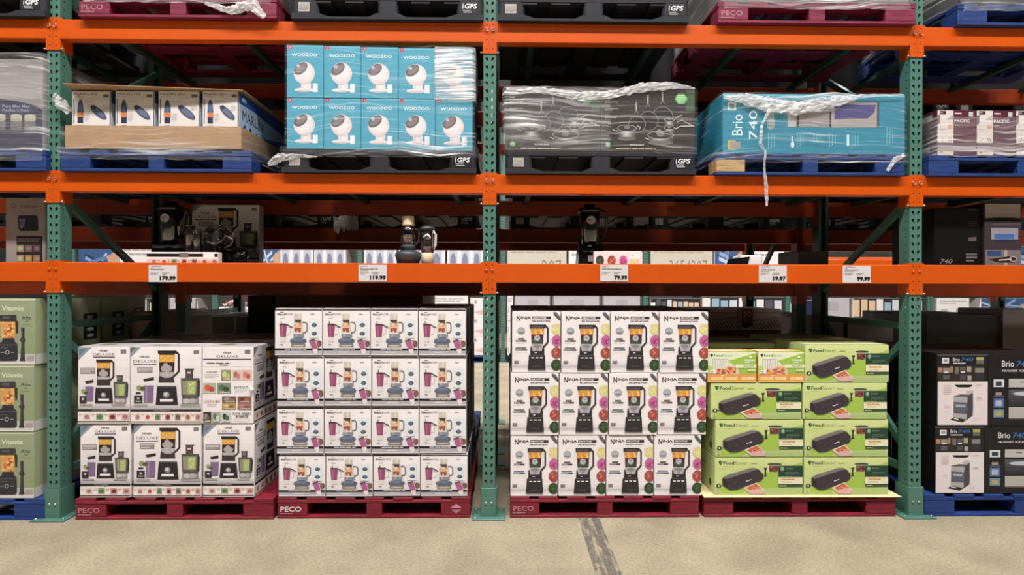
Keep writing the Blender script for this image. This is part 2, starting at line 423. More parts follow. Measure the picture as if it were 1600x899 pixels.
def art_deluxe_narrow():
    a = Art(50, 90, 560, 850); a.bg('ece4e4')
    a.grad(50, 110, 560, 640, 'ece6e4', 'd8d0d2', 6); a.grad(50, 655, 560, 712, 'd0c8ca', 'b0a8ac', 5)
    a.poly([(50, 90), (185, 90), (50, 222)], '8896a2'); a.poly([(60, 100), (140, 100), (60, 180)], '66788a')
    a.text('NINJA', 262, 115, 345, 139, '2a2628', .03); a.text('DELUXE', 195, 149, 410, 174, '4a4450', .0)
    a.rect(195, 182, 415, 193, '5b3f66'); a.rect(472, 112, 528, 155, '96908f'); a.lines(472, 112, 528, 155, 4, '605a5a')
    a.rect(70, 296, 220, 354, '8d8585'); a.lines(78, 304, 212, 348, 3, 'd0caca')
    a.poly([(238, 235), (370, 235), (362, 470), (240, 470)], '3a2422'); a.poly([(240, 245), (368, 245), (366, 300), (240, 300)], 'e0a020')
    for x, y in ((262, 262), (295, 275), (330, 262), (350, 285)): a.ell(x, y, 12, 8, 'f0bc3c', 8); a.ell(x+6, y+5, 6, 4, 'b87414', 6)
    a.ell(302, 352, 48, 30, 'a8a4a0'); a.ell(297, 325, 22, 18, 'a8a4a0'); a.poly([(243, 382), (363, 382), (358, 412), (246, 412)], 'b4aeae')
    a.poly([(238, 415), (270, 425), (340, 425), (368, 412), (372, 468), (236, 468)], '3c3638')
    a.poly([(228, 212), (384, 212), (388, 238), (230, 238)], '2b282a'); a.line([(380, 222), (402, 245), (402, 385), (362, 425)], 17, '2b2729')
    a.poly([(225, 492), (384, 492), (398, 650), (214, 650)], '2a272c'); a.poly([(225, 492), (384, 492), (385, 503), (224, 503)], '55525a')
    a.ell(302, 566, 27, 25, '8a8a8e'); a.ell(298, 562, 15, 14, 'c8c8ca'); a.rect(250, 602, 357, 624, 'e6e2e4')
    a.poly([(428, 368), (502, 368), (494, 386), (494, 434), (436, 434), (436, 386)], '4c484a'); a.ell(462, 398, 18, 15, '7c7080')
    a.poly([(402, 434), (540, 434), (550, 470), (544, 585), (520, 605), (418, 605), (408, 570)], '56524e')
    a.poly([(420, 455), (520, 455), (514, 575), (424, 575)], '8c8c74'); a.poly([(455, 462), (512, 462), (508, 570), (456, 572)], 'a8b864')
    a.rect(412, 600, 530, 650, '8a8688'); a.ell(446, 622, 26, 20, 'bcb8b8'); a.ell(494, 622, 26, 20, 'b0acac'); a.line([(534, 455), (542, 480), (536, 575)], 12, '2e2a2c')
    a.poly([(118, 430), (200, 412), (206, 440), (130, 454)], '2c2a2c'); a.poly([(122, 482), (206, 482), (198, 628), (126, 628)], '80648c')
    a.ell(100, 528, 20, 22, '8c9c50'); a.ell(128, 545, 20, 14, '4c5430'); a.rect(66, 578, 134, 648, '343034'); a.ell(100, 606, 12, 11, 'd0d0d0')
    a.rect(68, 655, 194, 674, 'a49e98'); a.rect(388, 655, 520, 674, 'a49e98')
    a.rect(50, 710, 560, 729, '1e1a1c'); a.ell(305, 720, 34, 13, '605c60'); a.lines(190, 716, 430, 725, 1, '8c8888')
    strip_pics(a, 50, 742, 560, 826, 4, [FOOD[0], FOOD[2], FOOD[3], FOOD[6]]); a.rect(50, 828, 560, 840, '5c4838'); a.rect(50, 840, 560, 850, 'd8ccc4')
    return a
def art_deluxe_info():
    a = Art(45, 100, 525, 850); a.bg('ebe3e2')
    a.text('NINJA', 238, 143, 318, 170, '2a2628', .03); a.text('DELUXE', 178, 178, 384, 200, '4a4450'); a.rect(445, 122, 498, 165, '8a8482'); a.lines(445, 122, 498, 165, 4, '605a5a')
    a.rect(50, 212, 508, 224, '4c3c60'); a.lines(85, 252, 475, 264, 1, '4a4448', .9); a.lines(208, 270, 345, 281, 1, '4a4448', .9); a.rect(50, 290, 520, 292, 'c8a0a0')
    a.text('CRUSH', 84, 334, 184, 355, '707a6c', .02); a.lines(70, 366, 200, 410, 3, 'b4b0b0', .25)
    def pic(x0, y0, x1, y1, b, f1, f2):
        a.rect(x0, y0, x1, y1, b); w = x1-x0; h = y1-y0
        a.ell(x0+w*.35, y0+h*.45, w*.24, h*.3, f1, 12); a.ell(x0+w*.66, y0+h*.6, w*.22, h*.26, f2, 12); a.rect(x0+w*.2, y0+h*.82, x1-w*.1, y1-h*.06, 'c8bcb0')
    pic(222, 322, 315, 425, '8c9458', 'd0cc94', 'b8bc60'); pic(330, 322, 412, 425, 'd4bcb4', 'b85c5c', 'c87878'); pic(418, 322, 512, 428, 'dcb4a4', 'd47c58', 'c04c4c')
    pic(52, 452, 173, 556, 'a8b09c', 'd8502c', 'c03c24'); pic(186, 452, 314, 556, '7c8c7c', '4c6c44', '38502c')
    a.text('EXTRACT', 346, 482, 476, 506, '8c9c84', .02); a.lines(350, 516, 470, 552, 3, 'b4b0b0', .25)
    a.text('CHOP & MIX', 58, 620, 216, 642, 'd08878', .02); a.lines(88, 655, 188, 690, 2, 'b4b0b0', .25)
    pic(232, 585, 365, 643, '6c5850', 'a88c84', '8c6c64'); pic(380, 585, 510, 643, '8c5844', '6c3824', 'a8604c'); pic(232, 650, 365, 710, 'b09048', 'dcb468', '8c6834'); pic(380, 650, 510, 712, '9c6c64', 'b87c70', '8c5850')
    pic(55, 738, 130, 842, '3c3434', '8c8078', '5c4c4c'); pic(140, 738, 216, 838, '98a890', '4c7450', 'c4ccb8'); pic(226, 738, 312, 838, 'c0c4bc', '2c4834', '506c50')
    a.text('SLICE, SHRED', 330, 745, 508, 766, '4c4450', .03); a.text('& GRATE', 362, 770, 478, 792, '4c4450', .03); a.lines(335, 804, 510, 838, 3, 'b4b0b0', .25)
    return a
def art_boss():
    a = Art(45, 10, 858, 850); a.bg('ece6e6')
    a.rect(45, 10, 858, 38, '3a3236'); a.grad(52, 40, 852, 700, 'eee8e8', 'e2dcdc', 4)
    a.rect(130, 60, 190, 78, '6c686c'); a.text('Blend', 80, 84, 212, 122, '4c3440', .035); a.text('BOSS', 220, 86, 352, 120, '9c6884', .03); a.lines(150, 132, 300, 140, 1, 'c0a8b4')
    a.lines(665, 92, 775, 118, 1, '8c888c', .8, 3); a.lines(135, 168, 218, 192, 2, 'a8a4a8'); a.lines(136, 640, 222, 665, 1, '8c888c', .8)
    # pink tumbler
    a.poly([(120, 300), (250, 300), (236, 512), (136, 512)], '98436c'); a.poly([(150, 300), (185, 300), (182, 512), (155, 512)], 'ac5c84')
    a.poly([(120, 268), (252, 272), (250, 302), (120, 300)], '4a3a44'); a.line([(150, 225), (156, 268)], 14, '4a3a44'); a.line([(238, 280), (350, 345)], 22, '5c5258')
    a.line([(252, 338), (300, 338), (310, 360), (305, 450), (285, 466), (245, 470)], 9, 'b8b8c0'); a.poly([(136, 514), (236, 514), (232, 600), (140, 600)], 'dcd4d0')
    # blender
    a.poly([(372, 195), (505, 195), (528, 270), (528, 452), (365, 452), (368, 270)], 'd8c0ac')
    a.poly([(372, 200), (500, 200), (494, 285), (440, 280), (408, 250)], '4c4644'); a.ell(445, 300, 58, 48, 'c89468'); a.ell(435, 285, 30, 28, 'e8c898'); a.ell(450, 330, 48, 36, 'e0b484')
    a.poly([(385, 350), (500, 350), (490, 428), (455, 430), (435, 385), (410, 430), (385, 400)], 'a0503c'); a.poly([(370, 400), (395, 430), (370, 450)], 'd8b0a8'); a.poly([(528, 400), (495, 430), (528, 450)], 'd8b0a8')
    a.rect(365, 432, 530, 455, 'e4dcd8')
    a.poly([(383, 90), (500, 90), (506, 100), (506, 192), (377, 192), (377, 100)], 'cfc5b4'); a.rect(440, 92, 470, 190, 'ddd4c6')
    a.line([(522, 242), (580, 246), (602, 275), (604, 390), (582, 425), (530, 432)], 20, '6c6a74')
    a.rect(366, 455, 552, 512, '808890'); a.rect(400, 455, 440, 512, '98a0a8')
    a.ell(450, 582, 145, 62, '5a6478', 28); a.ell(430, 556, 110, 30, '6c7890'); a.poly([(335, 628), (565, 628), (575, 650), (575, 684), (325, 684), (325, 650)], '7c7880'); a.ell(450, 668, 105, 16, 'c8b090')
    a.line([(340, 684), (570, 684)], 5, '5c585c')
    # lids panel
    a.rect(645, 192, 798, 530, 'cfd9dc'); a.rect(650, 196, 793, 526, 'dbe4e6')
    for y in (296, 452): a.ell(728, y, 48, 38, '4e5666', 14); a.ell(722, y-8, 30, 18, '66708a')
    # bottom bars
    a.rect(45, 714, 858, 752, '221c20'); a.lines(218, 722, 692, 742, 1, 'c0bcc0', .8, 5); a.rect(45, 758, 858, 812, 'b0acb4'); a.lines(305, 776, 590, 794, 1, 'e8e8ec', .8, 7)
    a.rect(45, 812, 858, 836, 'ddd8da'); a.rect(45, 836, 858, 850, '2a2428')
    # hand with pink mug
    a.ell(820, 625, 50, 50, '8c5c40', 14); a.line([(750, 575), (800, 575), (838, 610), (838, 660), (790, 690)], 12, '584048')
    a.poly([(640, 570), (732, 545), (745, 575), (785, 720), (700, 735)], 'b0568c'); a.poly([(636, 572), (734, 540), (740, 562), (648, 596)], '4c444c'); a.poly([(700, 735), (785, 720), (790, 800), (745, 820), (720, 790)], 'e4d8d8')
    return a
def art_smoothie():
    a = Art(75, 55, 690, 845); a.bg('ebe4e4')
    a.grad(75, 700, 690, 762, 'e6dee0', 'd8d0d4', 3); a.rect(75, 760, 690, 764, 'a8a2a8'); a.grad(75, 764, 690, 800, 'c4bec4', 'dad4d8', 3); a.rect(275, 806, 505, 838, 'b8b2b6')
    a.poly([(598, 55), (640, 55), (690, 118), (690, 172), (668, 160), (608, 95)], '6a666c'); a.line([(616, 80), (690, 150)], 9, '302c30')
    a.text('N', 127, 102, 176, 174, '2a2426', .03); a.text('INJA', 182, 112, 316, 158, '2a2426', .03)
    a.rect(330, 112, 572, 150, '3c363a'); a.text('SMOOTHIE', 340, 120, 510, 143, 'e8e4e4', .02, slant=.02); a.text('BLENDER', 330, 166, 568, 182, '3a3438', .03, slant=.02)
    # badges
    a.ell(187, 305, 52, 52, 'aab0b6', 22); a.ring(187, 305, 45, 45, 4, '7c848c'); a.rect(155, 318, 220, 330, '586068'); a.lines(160, 292, 214, 300, 1, 'd8dce0'); a.lines(160, 275, 212, 283, 1, '88909a')
    a.rect(148, 396, 228, 418, '5a5456'); a.rect(115, 422, 257, 444, '484244'); a.lines(122, 428, 250, 438, 1, 'c8c0c0', .9); a.line([(110, 467), (250, 467)], 2, 'c0a8a0')
    a.rect(115, 516, 252, 532, '606c70'); a.rect(104, 540, 264, 562, '56646a'); a.lines(110, 546, 258, 556, 1, 'c4cccc', .9); a.line([(98, 590), (272, 590)], 2, 'c0b8b8')
    a.rect(98, 692, 158, 736, 'a09894'); a.lines(98, 692, 158, 736, 5, '70686a')
    # food discs
    for cx, cy, c, c2 in ((648, 278, 'd8cc78', 'e8e0a4'), (650, 430, 'c85c9c', '8c1c50'), (645, 588, 'a84434', 'd87c68'), (642, 746, '2e4828', '4c6c40')):
        a.ell(cx, cy, 70, 74, c, 24); rnd = random.Random(cy)
        for i in range(9):
            t = rnd.uniform(0, 6.28); r = rnd.uniform(0, 44); a.ell(cx+r*math.cos(t)-6, cy+r*math.sin(t), rnd.uniform(7, 15), rnd.uniform(5, 12), c2, 7)
    for y in (190, 360, 520, 676): a.line([(602, y+12), (568, y+50)], 2, 'a8a0a0')
    # blender
    a.poly([(312, 262), (482, 262), (466, 470), (324, 470)], '5c2020')
    a.poly([(314, 268), (482, 268), (478, 345), (316, 350)], 'e0981c')
    rnd = random.Random(4)
    for i in range(16): a.ell(rnd.uniform(326, 470), rnd.uniform(285, 342), 13, 8, rnd.choice(['f4c040', 'f8d060', 'c87814']), 7, rot=rnd.uniform(0, 90))
    for i in range(12): a.ell(rnd.uniform(330, 466), rnd.uniform(352, 396), 13, 11, rnd.choice(['8c2424', '5c1418', '6c1c2c']), 7)
    a.poly([(318, 405), (474, 400), (468, 470), (324, 470)], '3a4434')
    for i in range(9): a.ell(rnd.uniform(330, 460), rnd.uniform(415, 460), 13, 9, rnd.choice(['4c5c40', '2c3828', '5c6850']), 7)
    a.ell(393, 395, 40, 40, '9aa6ae', 20); a.ell(393, 393, 33, 33, 'b0bcc2'); a.rect(376, 378, 410, 392, '6c7c88'); a.rect(384, 398, 404, 404, '6c7c88')
    a.poly([(324, 470), (468, 470), (455, 520), (440, 565), (340, 565), (330, 520)], 'b2acb0'); a.ell(393, 500, 52, 22, '88828a'); a.poly([(370, 520), (420, 520), (412, 565), (376, 565)], '9a949a')
    a.poly([(295, 218), (505, 218), (512, 240), (490, 268), (300, 268)], '363034'); a.rect(320, 232, 470, 262, '544e52')
    a.line([(500, 232), (530, 262), (530, 450), (476, 510), (462, 560)], 20, '322c30'); a.line([(484, 272), (505, 285), (505, 440), (460, 490)], 9, 'f4eeee')
    a.poly([(308, 505), (320, 500), (332, 565), (455, 565), (468, 530), (486, 530), (486, 620), (304, 620)], '2c282c'); a.lines(362, 582, 416, 594, 1, 'e0dcdc', .9)
    a.poly([(288, 615), (492, 615), (502, 795), (496, 806), (280, 806), (274, 795)], '302c30'); a.poly([(288, 615), (492, 615), (493, 622), (287, 622)], '5c565c')
    for x in (318, 374, 430): a.rect(x, 646, x+36, 660, 'e4e0e2')
    a.rect(338, 763, 440, 768, '6c666a')
    return a
def art_foodsaver():
    a = Art(90, 75, 1500, 705); a.bg('c6d67e')
    a.grad(90, 75, 1500, 300, 'cdda86', 'c4d478', 4); a.rect(90, 560, 1500, 705, 'b8cc74')
    a.poly([(1300, 225), (1500, 150), (1500, 225)], 'a2c63c'); a.poly([(830, 330), (1110, 330), (1110, 640), (700, 640), (760, 520), (860, 450)], '9cc024')
    a.poly([(180, 600), (600, 600), (560, 690), (180, 690)], '9cc024'); a.grad(600, 600, 1500, 690, 'acc470', 'a4bc70', 3)
    # shield + name
    a.poly([(148, 135), (180, 128), (212, 135), (210, 175), (182, 206), (156, 178)], '2c5a34'); a.poly([(182, 130), (212, 135), (210, 175), (182, 205)], '4c8450')
    a.text('Food', 225, 138, 400, 196, '38543c', .03); a.text('Saver', 412, 138, 620, 194, '7c9c54', .0); a.lines(665, 172, 830, 186, 1, '7c8c50', .9, 3); a.lines(225, 222, 500, 230, 1, 'a8b868', .9)
    # canister and cup
    a.ell(1050, 188, 118, 20, '3e5040', 20); a.rect(958, 200, 1112, 322, '9c948c'); rnd = random.Random(2)
    a.rect(965, 220, 1105, 318, '6c3024')
    for i in range(14): a.ell(rnd.uniform(980, 1092), rnd.uniform(228, 308), 17, 12, rnd.choice(['8c4434', '4c1c18', 'a86450']), 8)
    a.poly([(872, 250), (935, 250), (915, 285), (912, 370), (930, 400), (870, 400), (890, 370), (888, 285)], '2c3428')
    # dark panel
    a.rect(1110, 215, 1500, 405, '1f4230'); a.ell(1172, 270, 34, 44, '5c8c60', 14); a.ell(1172, 264, 20, 26, '94b494', 12); a.lines(1228, 252, 1440, 278, 1, '5c7c68', .9); a.lines(1225, 325, 1445, 380, 3, '557560', .5); a.lines(1150, 396, 1465, 404, 1, 'b4c8a0', .9)
    a.rect(1110, 418, 1498, 528, 'e4ddb4'); a.lines(1165, 438, 1455, 466, 1, 'd08c50', .9, 9); a.lines(1170, 482, 1440, 510, 1, 'c8c08c', .8)
    a.poly([(1112, 535), (1495, 535), (1495, 575), (1125, 580), (1112, 568)], '2f5038'); a.lines(1130, 550, 1325, 568, 1, 'b4c4a0', .9)
    # tray of meat
    a.poly([(540, 590), (760, 500), (900, 640), (660, 690)], 'dcd4a8'); a.poly([(585, 595), (745, 518), (850, 600), (700, 660)], 'd05c40'); a.poly([(600, 640), (830, 600), (900, 690), (690, 700)], 'd8a8a8')
    a.ell(712, 602, 34, 20, 'f0a860', rot=-20); a.ell(712, 602, 18, 10, '4c1410'); a.ell(782, 592, 32, 18, 'f0a860', rot=-20); a.ell(782, 592, 16, 9, '4c1410')
    # sealer
    a.poly([(205, 425), (260, 385), (650, 255), (720, 250), (800, 285), (860, 360), (865, 425), (830, 470), (440, 625), (330, 632), (225, 560), (205, 520)], '403a40')
    a.poly([(210, 418), (262, 382), (652, 256), (722, 252), (760, 280), (690, 300), (270, 440)], '77706f'); a.poly([(270, 440), (690, 300), (760, 280), (860, 362), (862, 410), (320, 590), (290, 520)], '3c343a')
    a.poly([(215, 440), (265, 450), (300, 590), (230, 545)], '2c262c'); a.line([(585, 480), (672, 450)], 14, 'd8d0d0'); a.ell(415, 500, 14, 10, '5c5458'); a.line([(320, 600), (830, 440)], 4, '242024'); a.line([(300, 400), (640, 290)], 4, '8c8684')
    a.ell(148, 555, 38, 34, '2c3424', 16); a.line([(180, 555), (225, 550)], 12, '2c3424'); a.ell(150, 556, 12, 20, 'e4ecd0', 10); a.rect(120, 632, 160, 672, 'a8b090')
    return a
def art_fresh(word, seed):
    a = Art(112, 122, 632, 450); a.bg('dfe8bc')
    a.poly([(330, 218), (632, 130), (632, 370), (450, 370), (430, 300)], '97c024'); a.rect(112, 275, 160, 370, 'b4d04c')
    a.poly([(138, 142), (153, 138), (168, 142), (166, 165), (153, 178), (140, 166)], '2c5a34'); a.text('Food', 178, 145, 272, 172, '5c6c54', .02); a.text('Saver', 278, 145, 388, 172, '8c9c80', .0)
    for x in range(160, 330, 28): a.rect(x, 200, x+16, 320, 'dcd4d4'); a.rect(x, 205, x+6, 318, 'b4a8b0')
    a.rect(158, 196, 326, 204, 'c0b4b4'); a.rect(225, 250, 282, 330, 'd4ccc8')
    a.poly([(205, 365), (210, 320), (330, 272), (400, 265), (440, 310), (445, 365)], 'dcc4b0'); rnd = random.Random(seed)
    for i in range(34):
        x = rnd.uniform(215, 408); y = rnd.uniform(290+abs(x-340)*.15, 356); a.ell(x, y, 17, 13, rnd.choice(['d8502c', 'e87840', 'f0a030', 'c03c24', 'b07048', 'e0b040']), 8)
    a.text(word, 500, 200, 612, 222, 'f4f8e8', .03); a.lines(510, 230, 605, 242, 1, 'e8f0d0', .9); a.ell(570, 174, 18, 10, 'f4f8e8', 8)
    a.rect(410, 258, 632, 296, 'dce8b4'); a.lines(490, 265, 615, 288, 2, '8c9c60'); a.rect(536, 306, 626, 336, 'c4d884')
    a.rect(135, 320, 200, 358, 'f0ece4'); a.lines(145, 330, 192, 348, 1, 'a08c80', .9)
    a.rect(112, 366, 632, 450, 'e8962c'); a.rect(112, 438, 632, 450, 'f0b034'); a.lines(255, 376, 315, 388, 1, 'fbe0b0', .9)
    for x0, x1 in ((140, 275), (297, 428), (470, 614)): a.rect(x0, 398, x1, 426, 'f8d8a0'); a.lines(x0+10, 405, x1-10, 420, 1, 'f0b868', .9, x0)
    return a
def art_vitamix():
    a = Art(-110, 85, 440, 865); a.bg('92a078')
    a.rect(-110, 85, 440, 100, 'd4d8b4'); a.grad(-110, 100, 440, 745, '929e7a', '8a9a6c', 5); a.grad(-110, 740, 440, 865, 'b8b8ac', 'd0cec6', 3); a.rect(340, 765, 430, 825, 'a49a98')
    a.text('Vitamix', 50, 168, 312, 222, 'd8dec4', .02); a.ring(-2, 195, 20, 24, 12, 'd8dec4')
    a.text('Alta', 282, 285, 400, 328, '4c5848', .02); a.lines(330, 345, 400, 358, 1, '5c6854', .9); a.line([(290, 386), (402, 388)], 3, '5c6854')
    a.poly([(35, 350), (215, 350), (200, 555), (50, 555)], 'd89c48'); rnd = random.Random(3)
    for i in range(26): a.ell(rnd.uniform(62, 190), rnd.uniform(365, 545), 24, 15, rnd.choice(['e8b44c', 'f0c468', 'c8642c', 'dc8c34', 'b04424']), 8, rot=rnd.uniform(0, 180))
    a.poly([(30, 275), (215, 272), (225, 290), (222, 350), (40, 352), (22, 320)], '3a3838'); a.rect(60, 288, 150, 320, '585656'); a.poly([(208, 345), (244, 345), (242, 490), (218, 490)], '3a2c2c')
    a.poly([(65, 550), (195, 550), (205, 590), (235, 620), (240, 800), (215, 822), (20, 822), (5, 800), (8, 620), (55, 590)], '2f3036'); a.poly([(10, 620), (235, 620), (237, 640), (8, 640)], '44464c')
    a.ring(117, 720, 22, 22, 7, 'b0b0b4'); a.rect(36, 716, 82, 724, 'a0a0a4'); a.rect(162, 716, 200, 724, 'a0a0a4'); a.lines(40, 660, 190, 672, 1, '64666c', .7)
    a.poly([(278, 425), (318, 425), (316, 540), (334, 570), (316, 600), (322, 780), (332, 820), (262, 820), (272, 780), (284, 600), (262, 570), (284, 540)], '38303a'); a.rect(286, 430, 300, 780, '50444e')
    return a
def art_vitamix_side():
    a = Art(0, 0, 100, 100); a.bg('a8b486'); a.rect(0, 84, 100, 100, 'd4d0c8'); a.rect(40, 27, 88, 72, '2b3036')
    for y in (33, 43, 54, 65): a.ell(64, y, 13, 3, 'c4ccc8', 10); a.lines(50, y+3.6, 80, y+4.6, 1, '7c8484')
    a.lines(50, 88, 85, 95, 2, '8c8c84'); return a
def art_brio_a():
    a = Art(185, 90, 690, 795); a.bg('17161a')
    a.rect(185, 92, 690, 104, '4c484c'); a.rect(232, 125, 300, 180, 'd8d4d4'); a.rect(246, 138, 286, 166, '8c8884')
    a.text('Brio', 340, 122, 408, 160, 'd4d0d4', .01); a.text('740', 420, 122, 545, 158, '2c6ca8', .02, slant=.1); a.lines(342, 172, 545, 186, 1, 'c4c0c4', .9, 4)
    a.rect(575, 118, 650, 148, 'a8a048'); a.rect(575, 148, 650, 188, '5c6058')
    a.rect(190, 205, 655, 352, '2c2624')
    for x, y, w, h, c in ((190, 222, 42, 46, 'b07850'), (240, 225, 70, 50, '8c847c'), (312, 210, 28, 60, 'a87450'), (360, 215, 40, 68, '6c6864'), (410, 215, 60, 40, '58544c'), (478, 210, 46, 55, 'a09884'), (562, 225, 90, 45, '807c78'), (242, 295, 66, 42, '58565c'), (410, 290, 60, 50, '4c4a50'), (486, 300, 40, 46, 'a49c8c'), (570, 275, 80, 65, '302e36')): a.rect(x, y, x+w, y+h, c)
    a.ell(272, 268, 24, 9, 'd0ccc8', 10); a.ell(440, 266, 24, 9, 'd0ccc8', 10)
    a.rect(188, 360, 690, 788, 'dcd0ce')
    a.poly([(360, 390), (535, 390), (528, 408), (500, 418), (400, 418), (368, 408)], '1c1a1c')
    a.poly([(350, 500), (430, 484), (500, 488), (545, 460), (545, 610), (540, 700), (440, 765), (345, 735)], '56545a'); a.poly([(350, 508), (490, 512), (484, 570), (352, 560)], 'a8a2a2')
    a.poly([(470, 450), (545, 445), (542, 590), (506, 600), (503, 490), (474, 488)], 'b8b2b2'); a.poly([(352, 572), (486, 576), (480, 670), (350, 660)], '565c6c'); a.poly([(362, 585), (470, 588), (462, 615), (372, 610)], '98a0b0')
    a.poly([(350, 672), (480, 680), (478, 735), (348, 712)], 'a8a2a2'); a.poly([(310, 738), (350, 712), (460, 735), (440, 765)], '2c2a2e'); a.line([(345, 720), (400, 735)], 9, 'd8d8d8'); a.poly([(488, 500), (540, 470), (540, 690), (484, 740)], '44424a')
    a.lines(245, 395, 322, 495, 6, 'b8a8a8', .3); a.lines(572, 388, 640, 408, 2, 'b8a8a8', .3); a.lines(576, 515, 635, 545, 2, 'b8a8a8', .3); a.lines(255, 600, 315, 618, 2, 'b8a8a8', .3); a.lines(540, 726, 600, 744, 2, 'b8a8a8', .3)
    return a
def art_brio_b():
    a = Art(690, 90, 1280, 795); a.bg('17161a')
    a.text('Brio', 822, 152, 942, 216, 'd4d0d4', .01); a.text('740', 965, 155, 1100, 214, '2c6ca8', .02, slant=.1); a.text('NUGGET ICE MAKER', 825, 242, 1180, 264, 'c4c0c4', .03)
    for y0, y1, c, c2 in ((340, 418, 'd0d0d4', '2c3c48'), (448, 512, '1c1c22', '9c8c74'), (526, 618, '4c64a0', 'a8b0c8'), (636, 716, '6c8c94', 'a8a060')):
        a.rect(742, y0, 845, y1, c); a.rect(762, y0+20, 822, y1-16, c2); a.rect(742, y1-5, 845, y1, '5c84b0')
    a.rect(890, 332, 1240, 418, 'b8b4ae'); a.rect(1000, 362, 1060, 372, '5c5854'); a.grad(890, 440, 1240, 600, '50545c', '2c2e34', 4); a.ell(1080, 480, 150, 22, 'b4bcc8', 18); a.rect(890, 612, 1240, 722, 'aeaaa2'); a.rect(890, 722, 1240, 734, '605c58')
    return a
def art_brio_side():
    a = Art(0, 0, 100, 100); a.bg('151518'); a.text('740', 10, 8, 60, 13, '2c6ca8', .02); a.lines(10, 14, 60, 16, 1, 'a8a4a8', .9); a.rect(40, 27, 68, 52, '6c6866'); a.rect(44, 30, 64, 48, '8c8884'); a.ell(52, 72, 14, 10, '6c6c58', 12); a.line([(20, 84), (60, 90)], 1.6, '9c9c98'); return a
def art_woozoo():
    a = Art(28, 12, 335, 435); a.bg('3aa4c0')
    a.rect(28, 12, 335, 22, '58b8d0'); a.rect(38, 12, 72, 40, 'c8304c'); a.ell(56, 25, 7, 6, 'e8a0ac', 8)
    a.text('WOOZOO', 70, 76, 285, 100, 'f4feff', .006); a.line([(75, 113), (290, 113)], 2, '8ccce0')
    a.poly([(148, 315), (232, 315), (232, 370), (148, 370)], 'e2d6d6'); a.rect(178, 318, 205, 368, 'f0e8e8'); a.ell(160, 358, 5, 4, '40383c', 8)
    a.ell(175, 374, 82, 17, 'e8dedf', 24); a.ell(175, 382, 70, 7, 'c8bcc0', 18)
    a.rect(248, 320, 290, 392, 'dde4e4'); a.rect(254, 326, 268, 386, 'eff4f4')
    a.ell(175, 236, 90, 92, 'd8cacc', 32); a.ell(170, 228, 80, 80, 'e4d8da', 28); a.ell(165, 218, 66, 64, 'ece2e4', 26)
    a.ell(145, 200, 66, 42, '6a6266', 26, rot=-38); a.ell(148, 196, 50, 28, '847c80', 20, rot=-38); a.ell(127, 180, 16, 14, 'bcb4b8', 12)
    a.line([(165, 326), (210, 326)], 2, '8c8084'); a.line([(75, 409), (285, 409)], 1.6, '78c0d8'); return a
def art_marlin():
    a = Art(530, 130, 900, 690); a.bg('dcd4d0')
    a.rect(892, 130, 900, 690, '3c4458'); a.text('MARLIN', 545, 145, 765, 165, '5c5450', .0); a.rect(828, 155, 882, 188, '8c7c70'); a.lines(832, 160, 878, 184, 3, '5c5048')
    a.lines(560, 178, 700, 188, 1, 'b4aca8'); a.line([(545, 205), (549, 330), (545, 450)], 9, '6c7484')
    a.ell(610, 340, 30, 130, '445070', 30); a.rect(580, 340, 641, 388, 'd07838'); a.rect(583, 388, 637, 455, '2c3854'); a.ell(610, 300, 20, 36, '5c6c94'); a.rect(583, 450, 636, 470, 'dcd4d0')
    a.ell(785, 340, 100, 36, '4c5870', 26, rot=42); a.ell(775, 328, 86, 24, '62708c', 22, rot=42); a.ell(735, 288, 26, 22, '38445c', 12); a.lines(650, 230, 820, 245, 1, 'c0b8b4'); a.lines(820, 270, 880, 330, 4, 'c4bcb8', .3); a.lines(650, 350, 700, 430, 5, 'c4bcb8', .3)
    return a
def art_marlin_side():
    a = Art(0, 0, 300, 100); a.bg('a8c4dc'); a.poly([(0, 0), (300, 0), (300, 30), (60, 18), (0, 20)], '2450a4'); a.lines(12, 6, 45, 14, 1, 'd8e4f0', .8)
    a.text('MARLIN', 14, 28, 110, 46, '30384c', .0)
    a.ell(24, 92, 11, 40, '2c4c98', 20); a.rect(13, 76, 35, 100, 'c88450'); a.ell(50, 96, 12, 44, '2c4c98', 20); a.ell(78, 110, 12, 54, '34406c', 20); a.poly([(95, 60), (300, 30), (300, 100), (110, 100)], '4c74ac'); a.line([(100, 70), (300, 50)], 5, '88a8cc'); return a
